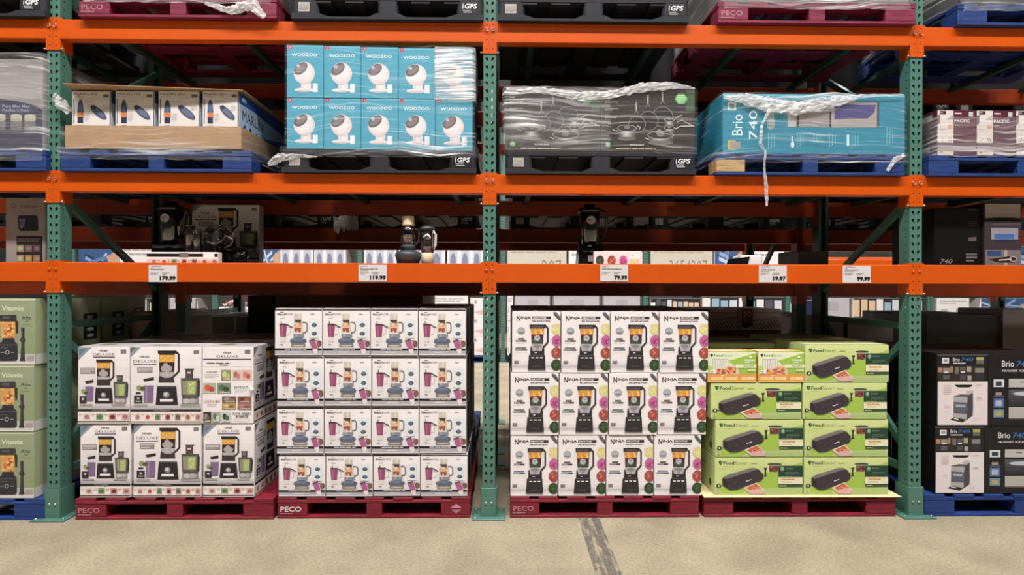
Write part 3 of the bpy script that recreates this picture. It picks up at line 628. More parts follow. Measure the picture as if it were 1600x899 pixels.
def art_cook():
    a = Art(50, 90, 875, 655); a.bg('37322f')
    a.rect(800, 105, 875, 290, '44603f'); a.rect(50, 640, 875, 655, '544c44')
    hexp = lambda cx, cy, r: [(cx+r*math.cos(math.radians(60*i)), cy+r*.95*math.sin(math.radians(60*i))) for i in range(6)]
    a.poly(hexp(755, 182, 58), '5cb05c'); a.poly(hexp(755, 182, 50), '78c474'); a.lines(722, 150, 786, 216, 4, 'd4ecc8', .35); a.poly(hexp(108, 595, 28), '5cb05c'); a.lines(92, 584, 124, 608, 2, 'd4ecc8', .5)
    for y in (205, 270, 338): a.lines(80, y, 200, y+28, 2, 'a49e9a', .6, y); a.lines(80, y+36, 170, y+44, 1, '706a68', .5, y)
    a.lines(82, 170, 165, 184, 1, 'c8c4c0', .8)
    def pan(cx, cy, r, hx, hy):
        a.ring(cx, cy, r, r, 5, '8c8884'); a.ell(cx, cy, r-4, r-4, '2c2826', 28); a.poly([(hx-9, hy), (hx+9, hy), (hx+6, hy+80), (hx-4, hy+80)], 'a8a4a0'); a.line([(hx, hy+75), (hx-16, hy+108)], 5, '908c88'); a.line([(hx, hy+75), (hx+22, hy+108)], 5, '908c88'); a.ell(hx, hy+14, 4, 8, '2c2826', 8)
    pan(590, 345, 90, 588, 125); pan(465, 385, 86, 458, 152); pan(365, 415, 74, 357, 215)
    def pot(x0, x1, y0, y1, ry, c0='6c6866', c1='c4c0bc'):
        cx = (x0+x1)/2; rx = (x1-x0)/2
        a.grad(x0+4, y0, cx, y1, '4a4644', c1.strip(), 5, True); a.grad(cx, y0, x1-4, y1, 'b4b0ac', '4a4644', 5, True)
        a.ell(cx, y1, rx-6, ry*.6, '6c6866'); a.ell(cx, y0, rx, ry, 'a09c98', 28); a.ell(cx, y0, rx-8, ry-5, '34302e', 26); a.ell(cx, y0-8, rx*.3, ry*.6, '7c7874', 14)
    pot(600, 700, 445, 480, 18); pot(604, 698, 372, 425, 18); a.line([(700, 355), (762, 330)], 10, 'a8a4a0'); a.line([(700, 455), (750, 430), (868, 425)], 10, 'b4b0ac'); a.line([(715, 395), (760, 375), (868, 432)], 8, 'b4b0ac')
    pot(188, 362, 450, 545, 30); a.line([(150, 458), (160, 472), (195, 476)], 9, 'b4b0ac'); a.line([(365, 428), (392, 440), (385, 462)], 9, 'b4b0ac')
    pot(455, 690, 510, 580, 36); a.line([(435, 535), (470, 550)], 10, 'b4b0ac'); a.ring(560, 490, 22, 26, 6, 'b4b0ac', 180, 360)
    a.lines(300, 592, 440, 612, 1, 'a8a4a0', .8, 6); a.lines(150, 575, 225, 620, 3, '5c5856', .5); a.lines(180, 630, 745, 641, 1, 'c8b890', .9, 4)
    a.rect(50, 90, 54, 655, '6c645c'); return a
def art_teal():
    a = Art(170, 75, 1528, 530); a.bg('1588a4')
    a.rect(170, 75, 1528, 92, '4cb0c4'); a.rect(205, 138, 268, 200, 'c8ccc8'); a.rect(220, 152, 255, 190, '6c8c90')
    a.text('Brio', 238, 232, 316, 390, 'd8eef2', .0, rot=90); a.text('740', 365, 200, 425, 420, 'e4f2f4', .0, rot=90); a.rect(206, 430, 265, 500, 'c8a83c'); a.rect(225, 440, 300, 492, '9c948c')
    a.poly([(500, 195), (550, 200), (555, 330), (520, 350), (500, 330)], '98a8a8')
    a.poly([(640, 130), (980, 130), (980, 325), (652, 325)], '8c8886'); a.poly([(650, 135), (720, 135), (712, 322), (656, 322)], 'b4acae'); a.rect(722, 135, 738, 325, '2c3034')
    a.rect(978, 132, 1332, 325, 'a49a9a'); a.poly([(1000, 150), (1310, 150), (1300, 210), (1250, 255), (1000, 265)], '4c4c84'); a.rect(1320, 132, 1334, 325, '38343c'); a.rect(965, 130, 978, 328, '2c282c')
    for x, y0, y1 in ((505, 370, 500), (720, 370, 480), (845, 370, 450), (960, 370, 480), (1130, 370, 485), (1390, 320, 465)):
        for i in range(3): a.rect(x+i*22, y0+i*8, x+i*22+7, y1-i*10, '5cb4c4')
    a.ell(688, 460, 14, 26, 'd0ecf0', 8); a.rect(1092, 380, 1112, 470, 'b4e0e8'); a.rect(680, 395, 690, 440, 'b4e0e8')
    return a
def art_pacific():
    a = Art(185, 90, 645, 615); a.bg('5c2038'); a.rect(185, 90, 375, 470, 'd8d0c8'); a.rect(210, 96, 286, 138, '3c2c34'); a.lines(216, 108, 280, 124, 1, 'a89ca0', .8)
    a.poly([(280, 200), (372, 140), (372, 200)], 'a8a0a0'); a.poly([(185, 150), (215, 140), (215, 240), (185, 260)], '6c5c60'); a.ell(335, 285, 34, 26, 'd8a080', 12); a.lines(200, 300, 300, 330, 3, 'c0b8b0', .3)
    a.line([(250, 410), (238, 455)], 6, '6c6464'); a.line([(310, 410), (325, 455)], 6, '6c6464'); a.line([(338, 410), (350, 455)], 6, '6c6464')
    a.lines(390, 118, 535, 136, 1, 'e8dcdc', .9); a.rect(556, 108, 608, 160, 'b8c8c0'); a.text('PACIFIC', 385, 196, 570, 232, 'e4d8d8', .02); a.lines(390, 260, 510, 272, 1, 'b098a4', .8)
    a.rect(185, 470, 645, 515, '6c4c5c'); a.rect(185, 570, 375, 615, 'd8d0c8'); a.lines(220, 576, 270, 588, 1, '4c4444', .9); a.rect(375, 578, 645, 615, '5c2038'); a.rect(185, 515, 645, 570, 'a08c94'); return a
def art_pacific_side():
    a = Art(0, 0, 100, 100); a.bg('43262f'); a.rect(0, 0, 100, 26, '5c2038'); a.rect(55, 6, 90, 18, '8ca098'); a.lines(10, 26, 90, 31, 1, 'd8c8c8', .9); a.lines(20, 36, 90, 42, 1, 'a8989c', .9); a.rect(20, 42, 50, 54, '988c8c'); a.ell(38, 84, 14, 5, 'a8a0a0', 10); a.rect(60, 76, 85, 88, '9c9494'); a.rect(0, 95, 100, 100, 'c4bcb4'); return a
def art_purifier():
    a = Art(-160, 60, 300, 800); a.bg('8a8484'); a.grad(-160, 60, 300, 380, '8c8686', 'a09a9a', 4); a.poly([(-160, 400), (-20, 385), (100, 400), (220, 430), (300, 470), (300, 800), (-160, 800)], '2b2b48')
    a.text('Pure Mini Max', 0, 432, 205, 456, '98a0b8', .01); a.text('Purifier 2 Pack', 0, 466, 200, 488, '98a0b8', .01)
    for x in (62, 165, -60): a.rect(x, 520, x+84, 640, '6c6c68'); a.ell(x+42, 520, 42, 9, 'c8c4b0', 16); a.rect(x, 520, x+84, 560, 'b4b09c'); a.ell(x+42, 560, 42, 9, 'a8a490', 16)
    a.lines(50, 105, 300, 125, 1, '6c6868', .8); return a
def art_hangers():
    a = Art(180, 165, 1025, 400); a.bg('94706e'); a.rect(180, 165, 1025, 400, '9c7c7a'); a.rect(520, 165, 560, 400, '8c7470'); a.rect(560, 165, 690, 350, '5a1c2c'); a.text('50', 580, 188, 672, 246, 'b89898', .0); a.lines(580, 262, 670, 320, 4, '8c5c64', .3)
    for x0, x1 in ((180, 520), (690, 1025)):
        a.rect(x0, 200, x1, 206, '6c4840')
        for i in range(8):
            x = x0+20+i*38; a.line([(x-20, 320-i*4), (x+30, 400-i*5)], 7, '201418'); a.line([(x-20, 300-i*4), (x, 285-i*4), (x+18, 300-i*4)], 6, '201418')
    return a
def art_vit_display():  # white carton, its print colours dimmed to carry the shelf's shade
    a = Art(80, 75, 595, 860); a.bg('988c88'); a.text('Vitamix', 250, 150, 500, 185, '8c4c50', .02); a.ring(178, 160, 28, 22, 9, '8c4c50')
    a.poly([(235, 290), (260, 272), (480, 272), (502, 300), (508, 440), (490, 455), (275, 455), (245, 430)], '2c2a38'); a.poly([(255, 310), (330, 320), (320, 400), (265, 430)], '7c84a8'); a.ell(290, 360, 30, 40, '5c6488')
    a.rect(220, 512, 560, 860, '30242a'); a.lines(232, 540, 540, 595, 2, '908884', .4)
    for i, c in enumerate(('8c845c', '6c5450', '5c4450', 'a48c64', 'a07838', '9c7050')):
        x = 222+(i % 3)*108; y = 615+(i//3)*118; a.rect(x, y, x+96, y+82, c); a.ell(x+48, y+42, 30, 26, ['b0a878', '887070', '80606c', 'c4b080', 'c89850', 'b88868'][i], 12)
    return a
def art_brio_display():
    a = Art(740, 140, 1160, 810); a.bg('3e3238'); a.grad(745, 145, 1150, 290, 'a89c94', '8c8480', 3); a.poly([(740, 300), (850, 285), (1060, 285), (1160, 300), (1160, 325), (740, 325)], '0e0c0e')
    a.rect(830, 340, 1160, 365, '54484c'); a.rect(815, 392, 1125, 510, '8c8894'); a.rect(850, 455, 1080, 505, '3464a8'); a.rect(840, 510, 1080, 540, '2c2c44')
    a.rect(745, 620, 1160, 810, '746c6c'); a.rect(770, 630, 930, 680, '284878'); a.rect(965, 622, 1000, 805, 'a8a08c'); a.poly([(780, 720), (900, 700), (1060, 680), (1110, 710), (1070, 750), (900, 750)], '2c2020'); a.line([(900, 725), (1050, 715)], 14, 'c8bcb0'); a.ring(1065, 712, 40, 24, 8, 'b0a498'); return a
# ------------------------------------------------------------------ floor, joint, lamps
def floor_mat():
    m = bpy.data.materials.new('sealed_concrete'); m.use_nodes = True; nt = m.node_tree; N = nt.nodes.new; L = nt.links.new
    b = nt.nodes['Principled BSDF']; b.inputs['Roughness'].default_value = 0.62; b.inputs['Specular IOR Level'].default_value = 0.3
    tc = N('ShaderNodeTexCoord')
    n1 = N('ShaderNodeTexNoise'); n1.inputs['Scale'].default_value = 2.2; n1.inputs['Detail'].default_value = 6; L(tc.outputs['Object'], n1.inputs[0])
    n2 = N('ShaderNodeTexNoise'); n2.inputs['Scale'].default_value = 70; n2.inputs['Detail'].default_value = 5; L(tc.outputs['Object'], n2.inputs[0])
    r = N('ShaderNodeValToRGB'); r.color_ramp.elements[0].position = 0.3; r.color_ramp.elements[0].color = lin('8d836e'); r.color_ramp.elements[1].position = 0.68; r.color_ramp.elements[1].color = lin('a99d84')
    L(n1.outputs[0], r.inputs[0])
    r2 = N('ShaderNodeMapRange'); r2.inputs[1].default_value = 0.32; r2.inputs[2].default_value = 0.6; r2.inputs[3].default_value = 0.72; r2.inputs[4].default_value = 1.05; L(n2.outputs[0], r2.inputs[0])
    v = N('ShaderNodeTexVoronoi'); v.inputs['Scale'].default_value = 26; L(tc.outputs['Object'], v.inputs['Vector'])
    r3 = N('ShaderNodeMapRange'); r3.inputs[1].default_value = 0.03; r3.inputs[2].default_value = 0.075; r3.inputs[3].default_value = 0.6; r3.inputs[4].default_value = 1.0; L(v.outputs['Distance'], r3.inputs[0])
    s = N('ShaderNodeVectorMath'); s.operation = 'SCALE'; L(r.outputs[0], s.inputs[0]); L(r2.outputs[0], s.inputs['Scale'])
    s2 = N('ShaderNodeVectorMath'); s2.operation = 'SCALE'; L(s.outputs[0], s2.inputs[0]); L(r3.outputs[0], s2.inputs['Scale'])
    L(s2.outputs[0], b.inputs['Base Color'])
    bp = N('ShaderNodeBump'); bp.inputs['Strength'].default_value = 0.15; bp.inputs['Distance'].default_value = 0.004; L(n2.outputs[0], bp.inputs['Height']); L(bp.outputs[0], b.inputs['Normal'])
    return m
FLOOR = floor_mat()
jx = P(932, 818, 0)[0]+0.0
JX = R(930, 816, 934, 820, -0.08)[0]
# two slabs either side of a sawn joint, filler strip below
tag(MB().box(-14, JX-0.012, -14, 14, -0.12, 0).build('floor', FLOOR), kind='structure')
tag(MB().box(JX+0.012, 14, -14, 14, -0.12, 0).build('floor', FLOOR), kind='structure')
jm = mat('joint_filler', '807a70', rough=0.8, vary=0.3, scale=30)
tag(MB().box(JX-0.012, JX+0.012, -14, 14, -0.12, -0.002).build('trim_1', jm), kind='structure')
# worn band of old sealer beside the joint
def stain_mat():
    m = bpy.data.materials.new('worn_sealer'); m.use_nodes = True; nt = m.node_tree; N = nt.nodes.new; L = nt.links.new
    b = nt.nodes['Principled BSDF']; b.inputs['Roughness'].default_value = 0.6; b.inputs['Base Color'].default_value = lin('7c7770')
    tc = N('ShaderNodeTexCoord'); mp = N('ShaderNodeMapping'); mp.inputs['Scale'].default_value = (5, 1.0, 1)
    L(tc.outputs['Object'], mp.inputs[0]); n = N('ShaderNodeTexNoise'); n.inputs['Scale'].default_value = 6; n.inputs['Detail'].default_value = 8; n.inputs['Roughness'].default_value = 0.7; L(mp.outputs[0], n.inputs[0])
    r = N('ShaderNodeMapRange'); r.inputs[1].default_value = 0.42; r.inputs[2].default_value = 0.62; r.inputs[4].default_value = 0.75; L(n.outputs[0], r.inputs[0]); L(r.outputs[0], b.inputs['Alpha']); return m
tag(MB().box(JX-0.10, JX+0.035, -6, -0.02, 0, 0.0008).build('trim_2', stain_mat()), kind='structure')

lampbody = mat('lamp_housing', 'd8d8d8', rough=0.4)
lampglow = mat('lamp_lens', 'ffffff', emit=('fff4e8', 6.0))
for i, (x, y, z, w, d) in enumerate(LAMPS):
    t = empty('high_bay_lamp', (x, y, z))
    MB().box(-w/2-.04, w/2+.04, -d/2-.04, d/2+.04, 0.02, 0.12, .01).build('housing', lampbody, t)
    MB().box(-w/2, w/2, -d/2, d/2, 0.005, 0.018).build('lens', lampglow, t)
    for s in (-1, 1): MB().tube([(s*w/2*.8, 0, .12), (s*w/2*.8, 0, 1.4)], .006, 6).build('cable', steel, t)
    row = 'above the front aisle' if y == -4.9 else 'above the far aisle' if y > 0 else 'far behind the viewpoint'
    tag(t, 'white high bay lamp %s, %s from left' % (row, ORD[[L_ for L_ in LAMPS if L_[1] == y].index((x, y, z, w, d))]), 'lamp', 'high bay lamps')

# ------------------------------------------------------------------ rack frames and beams
PW, PD, PITCH = 0.080, 0.095, 2.745
def post_mesh(name, h, m, holes=True, w=PW, d=PD):
    mb = MB()
    hw = w/2; n = int(h/0.0508)
    vs = []; fs = []
    if holes:
        loops = [[(-hw, 0), (hw, 0), (hw, .0508), (-hw, .0508)]]
        for s in (-1, 1):
            c = (s*0.0185, 0.030); pts = []
            for k in range(7):
                t = math.radians(-20+220*k/6); pts.append((c[0]+.0092*math.cos(t), c[1]+.0085*math.sin(t)))
            pts.append((c[0]-s*.0065-0.002, c[1]-.0165)); pts.append((c[0]-s*.0065+.003, c[1]-.0165))
            loops.append(pts)
        flat = [p for l in loops for p in l]
        tris = geometry.tessellate_polygon([[Vector((p[0], p[1], 0)) for p in l] for l in loops])
        sl = [[(0, 0), (d, 0), (d, .0508), (0, .0508)], [(d*.30, .021), (d*.30+.009, .021), (d*.30+.009, .030), (d*.30, .030)]]
        sflat = [p for l in sl for p in l]
        stris = geometry.tessellate_polygon([[Vector((p[0], p[1], 0)) for p in l] for l in sl])
        for i in range(n):
            z = i*.0508
            mb.add([(p[0], 0, p[1]+z) for p in flat], [tuple(t) for t in tris])
            for s in (-1, 1): mb.add([(s*hw, p[0], p[1]+z) for p in sflat], [tuple(t) for t in stris])
            # rims give the steel its gauge
            k = 4
            for l in loops[1:]:
                q = [(p[0], 0, p[1]+z) for p in l]+[(p[0], .0028, p[1]+z) for p in l]; nn = len(l)
                mb.add(q, [(a, (a+1) % nn, (a+1) % nn+nn, a+nn) for a in range(nn)])
    else:
        mb.box(-hw, hw, 0, .003, 0, h)
        for s in (-1, 1): mb.box(s*hw-.0015, s*hw+.0015, 0, d, 0, h)
    H = n*.0508 if holes else h
    for s in (-1, 1): mb.box(min(s*hw, s*(hw-.02)), max(s*hw, s*(hw-.02)), d-.002, d, 0, H)
    me = bpy.data.meshes.new(name); me.from_pydata(mb.v, [], mb.f); me.materials.append(m); return me
RH = 4.6
POST = post_mesh('post', RH, green); POST2 = post_mesh('post', RH, green_shaded, holes=False)
ft = MB()
for s in (-1, 1): pass
bp_me = MB().box(-.105, .105, -.055, .125, 0, .010, .002).mesh('base_plate', green)
sl_me = MB().prism([(-.052, 0), (.052, 0), (.052, .185), (-.052, .185)], -.008, -.002).mesh('sleeve', green)
_s = MB().box(-.052, .052, -.010, -.004, .01, .19, .0015)
for s in (-1, 1): _s.box(min(s*.052, s*.046), max(s*.052, s*.046), -.010, .105, .01, .19)
sl_me = _s.mesh('sleeve', green)
bolt_me = MB().lathe([(.007, 0), (.007, .004), (.004, .007)], n=10).mesh('bolt', steel)
brace_m = green
def frame(x, y0, depth, near, label):
    t = empty('rack_frame', (x, y0, 0))
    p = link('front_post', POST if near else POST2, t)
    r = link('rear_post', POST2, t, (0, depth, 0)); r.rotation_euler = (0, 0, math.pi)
    bm_ = green if near else green_shaded
    for yy, rz in ((0, 0), (depth, math.pi)):
        b = link('base_plate', bp_me, t, (0, yy, 0)); b.rotation_euler = (0, 0, rz)
        if near and yy == 0:
            for ax, ay in ((-.085, -.03), (.085, -.03), (-.085, .09), (.085, .09)): link('bolt', bolt_me, b, (ax, ay, .010))
    if near:
        s = link('sleeve', sl_me, t)
        for ax in (-.019, .019):
            b = link('bolt', bolt_me, s, (ax, -.010, .095)); b.rotation_euler = (math.pi/2, 0, 0); b.scale = (1.2, 1.2, 1)
    a, b = .09, depth-.09
    for z in (0.28, 1.22, 2.45, 3.75): MB().bar((0, a-.03, z), (0, b+.03, z), .03, .045).build('horizontal_brace', bm_, t)
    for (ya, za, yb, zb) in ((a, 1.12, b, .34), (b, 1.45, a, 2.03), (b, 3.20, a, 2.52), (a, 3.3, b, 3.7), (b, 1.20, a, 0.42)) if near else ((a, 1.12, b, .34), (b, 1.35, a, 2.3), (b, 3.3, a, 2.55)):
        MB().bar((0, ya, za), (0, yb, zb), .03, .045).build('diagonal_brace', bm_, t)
    tag(t, label, 'rack frame', 'upright frames of the pallet racks')
    return t
NAMES = {-2: 'beyond the left edge', -1: 'nearest the left edge', 0: 'in the middle of the picture', 1: 'right of the bright green cartons', 2: 'beyond the right edge'}
DEP = 1.12
for i in (-2, -1, 0, 1, 2):
    frame(i*PITCH, 0, DEP, True, 'perforated green front upright frame %s' % NAMES[i])

BH = 0.122
beam_p = [(0, 0), (0, BH), (.045, BH), (.045, BH-.035), (.062, BH-.035), (.062, 0)]
def beam_mesh(L, m):
    h = .004
    pts = [(0, h), (0, BH-h), (h, BH), (.042, BH), (.045, BH-h), (.045, BH-.034), (.062, BH-.036), (.062, 0), (h, 0)]
    return MB().prismx(pts, -L/2, L/2).mesh('face', m)
BL = PITCH-2*.047
BM_O = beam_mesh(BL, orange); BM_D = beam_mesh(BL, orange_shaded)
def connector_mesh(m, s):
    """end plate: half a front plate and a side plate, z=0 at its foot"""
    mb = MB(); a, b = (.0008, .0445) if s > 0 else (-.0445, -.0008)
    # s>0: this half sits right of the post centre (left end of a beam)
    bx = [(a, 0), (b, 0), (b, .203), (a, .203)]
    mb.prism(bx, -.0062, -.0022)
    sx = s*.0445; x0, x1 = min(sx, sx-s*.0035), max(sx, sx-s*.0035)
    mb.prismx([(-.006, 0), (.098, 0), (.098, .203), (-.006, .203)], x0, x1)
    # gusset wing onto the beam
    mb.prism([(sx, .075), (sx+s*.018, .085), (sx+s*.018, .19), (sx, .203)] if s > 0 else [(sx, .075), (sx, .203), (sx-.018, .19), (sx-.018, .085)], -.0062, -.0026)
    return mb.mesh('end_plate', m)
CON = {1: connector_mesh(orange, 1), -1: connector_mesh(orange, -1)}
CON_D = {1: connector_mesh(orange_shaded, 1), -1: connector_mesh(orange_shaded, -1)}
rivet_me = MB().lathe([(.0095, 0), (.0095, .004), (.0075, .008), (.003, .0095)], n=12).mesh('rivet', orange)
darkhole = mat('dark_slot', '1c0a04', rough=.9)
slot_me = MB().lathe([(.0042, 0), (.0042, .0006)], n=8).mesh('slot', darkhole)
pin_me = MB().tube([(0, 0, 0), (0.016, 0, 0)], .005, 8).mesh('locking_pin', steel)
ring_me = MB().tube([(.010*math.cos(t*.5), 0, .010*math.sin(t*.5)) for t in range(13)], .0016, 6).mesh('clip_ring', steel)
BEAM_Z = {}
def beam(i, ztop, y, near, label, facing=1, con_top=None):
    xc = (i+.5)*PITCH
    t = empty('rack_beam', (xc, y, ztop-BH))
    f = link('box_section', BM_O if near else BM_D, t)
    if facing < 0: f.rotation_euler = (0, 0, math.pi); f.location = (0, .062, 0)
    if near:
        for s in (1, -1):
            px = -s*PITCH/2
            zc = -(.203-BH)+ (con_top or .011)
            c = link('end_plate', CON[s], t, (px, 0.0, zc)); c.location.y = -y
            for zz, me in ((.182, slot_me), (.165, rivet_me if 1 else slot_me), (.085, slot_me), (.03, slot_me)):
                if me is rivet_me:
                    q = link('rivet', me, c, (s*.0195, -.006, .150)); 
                else: q = link('slot', me, c, (s*.0195, -.006, zz))
                q.rotation_euler = (math.pi/2, 0, 0)
            if ztop > 1.7: 
                q = link('clip_ring', ring_me, c, (s*.0195, -.0165, .150))
            q = link('locking_pin', pin_me, c, (s*.0445, -.004, .006)); q.rotation_euler = (0, 0, 0 if s > 0 else math.pi)
    else:
        for s in (1, -1):
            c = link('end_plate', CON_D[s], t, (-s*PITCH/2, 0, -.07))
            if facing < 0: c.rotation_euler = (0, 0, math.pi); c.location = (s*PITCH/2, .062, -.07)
    tag(t, label, 'rack beam', 'orange beams of the pallet racks')
    return t
ZT, ZA, ZB = 3.1607-.012, 2.193-.006, 1.6305-.011
LV = {'top': ZT, 'middle': ZA, 'lowest': ZB}
bars_me = None
BN = {-2: 'at the left edge', -1: 'left of the middle upright', 0: 'right of the middle upright', 1: 'at the right edge'}
for i in (-2, -1, 0, 1):
    for lv, z in LV.items():
        beam(i, z, -.006, True, '%s orange front beam of the near rack, %s' % (lv, BN[i]))
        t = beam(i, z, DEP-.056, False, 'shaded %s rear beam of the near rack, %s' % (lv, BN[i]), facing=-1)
        if lv != 'lowest':
            for k, u in enumerate((-.40, -.10, .12, .40)):
                xx = (i+.5)*PITCH+u*PITCH
                b = MB().bar((u*PITCH, -DEP+.12, BH-.02), (u*PITCH, .01, BH-.02), .04, .034).build('cross_bar', MATS['green_enamel_shaded'], t)
# ------------------------------------------------------------------ second rack (back to back) and far rack
Y2 = 1.36
Z2 = {'display level': 1.514, 'middle': 1.985, 'top': 3.02}
for i in (-2, -1, 0, 1, 2):
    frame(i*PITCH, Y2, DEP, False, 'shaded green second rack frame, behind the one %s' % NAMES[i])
for i in (-2, -1, 0, 1):
    for lv, z in Z2.items():
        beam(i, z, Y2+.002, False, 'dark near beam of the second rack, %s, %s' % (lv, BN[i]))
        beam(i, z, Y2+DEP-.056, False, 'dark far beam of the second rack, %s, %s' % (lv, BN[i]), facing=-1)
Y3 = 7.1
def far_beam(i, z, label):
    t = beam(i, z, Y3-.006, False, label); t.children
    return t
PF = post_mesh('post', 4.45, green)
for k, px in enumerate((111, 335, 562, 786, 1009, 1232, 1455)):
    X = P(px, 430, Y3)[0]
    t = empty('rack_frame', (X, Y3, 0)); link('front_post', PF, t); link('base_plate', bp_me, t)
    r = link('rear_post', post_mesh('post', 4.45, green_shaded, holes=False) if k == 0 else far_rp, t, (0, DEP, 0)); far_rp = r.data; r.rotation_euler = (0, 0, math.pi)
    MB().bar((0, .05, 1.3), (0, DEP-.05, 1.3), .03, .045).build('horizontal_brace', green_shaded, t)
    MB().bar((0, .05, .2), (0, DEP-.05, 1.2), .03, .045).build('diagonal_brace', green_shaded, t)
    tag(t, 'small green upright frame across the far aisle, %s from the left' % ORD[k], 'rack frame', 'upright frames across the far aisle')
FX = [P(px, 430, Y3)[0] for px in (111, 335, 562, 786, 1009, 1232, 1455)]
for k in range(-1, 7):
    xc = FX[0]+PITCH*(k+.5)
    for z, nm in ((1.50, 'lower'), (2.45, 'upper')) if k != 5 else ((1.50, 'lower'), (2.00, 'upper')):
        t = empty('rack_beam', (xc, Y3-.006, z-BH)); link('box_section', BM_O, t)
        tag(t, '%s orange beam across the far aisle, %s bay from the left' % (nm, ORD[k+1]), 'rack beam', 'beams across the far aisle')
# ------------------------------------------------------------------ pallets
PAL = {}
def wood_pallet_meshes(m, key, w=1.22, d=1.0, h=.140):
    q = {}
    q['deck'] = MB().box(-.062, .062, 0, d, 0, .018, .002).mesh('deck_board', m)
    q['string'] = MB().box(-w/2, w/2, 0, .10, 0, .018, .002).mesh('stringer_board', m)
    q['blockw'] = MB().box(-.093, .093, 0, .14, 0, .086, .004).mesh('block', m)
    q['blockn'] = MB().box(-.049, .049, 0, .14, 0, .086, .003).mesh('block', m)
    q['lead'] = MB().box(-w/2, w/2, 0, .12, 0, .018, .002).mesh('bottom_board', m)
    q['skid'] = MB().box(-.055, .055, 0, d-.24, 0, .018, .002).mesh('bottom_board', m)
    PAL[key] = (q, w, d, h); return PAL[key]
for m, k in ((redwood, 'red'), (redwood2, 'crimson'), (bluewood, 'blue')): wood_pallet_meshes(m, k)
white_print = lambda: None
def peco_art(text, faded):
    a = Art(0, 0, 186, 86)
    c = 'd8c8c8' if not faded else 'b87484'
    a.text(text, 18, 24, 150, 58, c, .02); a.lines(14, 68, 150, 73, 1, 'b88c94', .9, 3)
    return a
PECO = peco_art('PECO', False).mesh('stencil', (-.093, 0, 0), (.186, 0, 0), (0, 0, .086), (0, -1, 0), base=.0012)
PECO_F = peco_art('PECO', True).mesh('stencil', (-.093, 0, 0), (.186, 0, 0), (0, 0, .086), (0, -1, 0), base=.0012)
_a = Art(0, 0, 186, 86); _a.poly([(62, 36), (98, 8), (134, 36)], 'c48c94'); _a.poly([(62, 46), (134, 46), (98, 74)], 'b06c78')
ARROW = _a.mesh('stencil', (-.093, 0, 0), (.186, 0, 0), (0, 0, .086), (0, -1, 0), base=.0012)
def wood_pallet(key, x0, x1, Y, z, label, group, mark=None, right=None, rz=0.0, bare=None, h=None):
    q, w, d, hh = PAL[key]
    t = empty(label_name := 'pallet', ((x0+x1)/2, Y, z), rz); sx = (x1-x0)/w; t.scale = (sx, 1, (h or hh)/hh)
    rnd = random.Random(int(x0*1000))
    for y in (0, d/2-.06, d-.12): link('bottom_board', q['lead'], t, (0, y, 0))
    for x in (-w/2+.093, 0, w/2-.093): link('bottom_board', q['skid'], t, (x, .12, 0))
    for y in (.002, d/2-.07, d-.142):
        for x, k in ((-w/2+.093, 'blockw'), (0, 'blockn'), (w/2-.093, 'blockw')):
            b = link('block', q[k], t, (x+(.002 if x < 0 else -.002 if x > 0 else 0), y, .018))
            if y < .1 and bare is not None and x < -0.1: 
                b.data = b.data.copy(); b.data.materials[0] = barewood; b['label'] = 'bare wooden replacement block'
            if y < .1 and x < -.1 and mark: link('stencil', mark, b)
            if y < .1 and x > .1 and right: link('stencil', right, b)
    for y in (0, d/2-.05, d-.10): link('stringer_board', q['string'], t, (0, y, .104))
    n = 7
    for i in range(n):
        x = -w/2+.062+i*(w-.124)/(n-1); link('deck_board', q['deck'], t, (x, rnd.uniform(-.003, .003), .122))
    tag(t, label, 'pallet', group)
    return t
def round_rect(x0, x1, y0, y1, r, n=5):
    pts = []
    for cx, cy, a0 in ((x1-r, y1-r, 0), (x0+r, y1-r, 90), (x0+r, y0+r, 180), (x1-r, y0+r, 270)):
        for k in range(n+1):
            t = math.radians(a0+90*k/n); pts.append((cx+r*math.cos(t), cy+r*math.sin(t)))
    return pts
def vprism(mb, pts, z0, z1):
    n = len(pts); return mb.add([(p[0], p[1], z0) for p in pts]+[(p[0], p[1], z1) for p in pts], [tuple(range(n-1, -1, -1)), tuple(range(n, 2*n))]+[(i, (i+1) % n, (i+1) % n+n, i+n) for i in range(n)])
PW_, PDp, PHp = 1.22, 1.0, .142
top_me = vprism(vprism(MB(), round_rect(-PW_/2, PW_/2, 0, PDp, .03), .112, .136), round_rect(-PW_/2+.012, PW_/2-.012, .012, PDp-.012, .03), .136, .142).mesh('deck', blackplastic)
blk_me = vprism(MB(), round_rect(-.085, .085, 0, .16, .03), .03, .113).mesh('block', blackplastic)
blkm_me = vprism(MB(), round_rect(-.065, .065, 0, .14, .025), .03, .113).mesh('block', blackplastic)
# bottom rail with flared ends beside each block
def rail_pts():
    a, b = -PW_/2, PW_/2
    return [(a, 0), (b, 0), (b, .034), (b-.17, .034), (b-.235, .014), (.12, .014), (.07, .036), (-.07, .036), (-.12, .014), (a+.235, .014), (a+.17, .034), (a, .034)]
rail_me = MB().prism(rail_pts(), 0, .11).mesh('bottom_rail', blackplastic)
cross_me = MB().box(-.06, .06, .11, PDp-.11, 0, .018).mesh('bottom_rail', blackplastic)
rib_me = MB().box(-.06, .06, .004, PDp-.004, .098, .112).mesh('underside_rib', blackplastic)
_a = Art(0, 0, 100, 80); _a.rect(0, 0, 100, 80, '26272b'); _a.line([(0, 2), (100, 2)], 1.5, '606268')
_a.text('i', 8, 12, 14, 46, 'd8d8d8', .02, slant=.2); _a.text('GPS', 20, 12, 92, 46, 'e0e0e0', .03, slant=.08); _a.lines(10, 54, 92, 60, 1, 'b0b0b0', .9); _a.lines(14, 65, 92, 73, 1, 'b0b0b0', .9, 4)
IGPS = _a.mesh('label_plate', (-.055, 0, .036), (.11, 0, 0), (0, 0, .072), (0, -1, 0), base=.002)
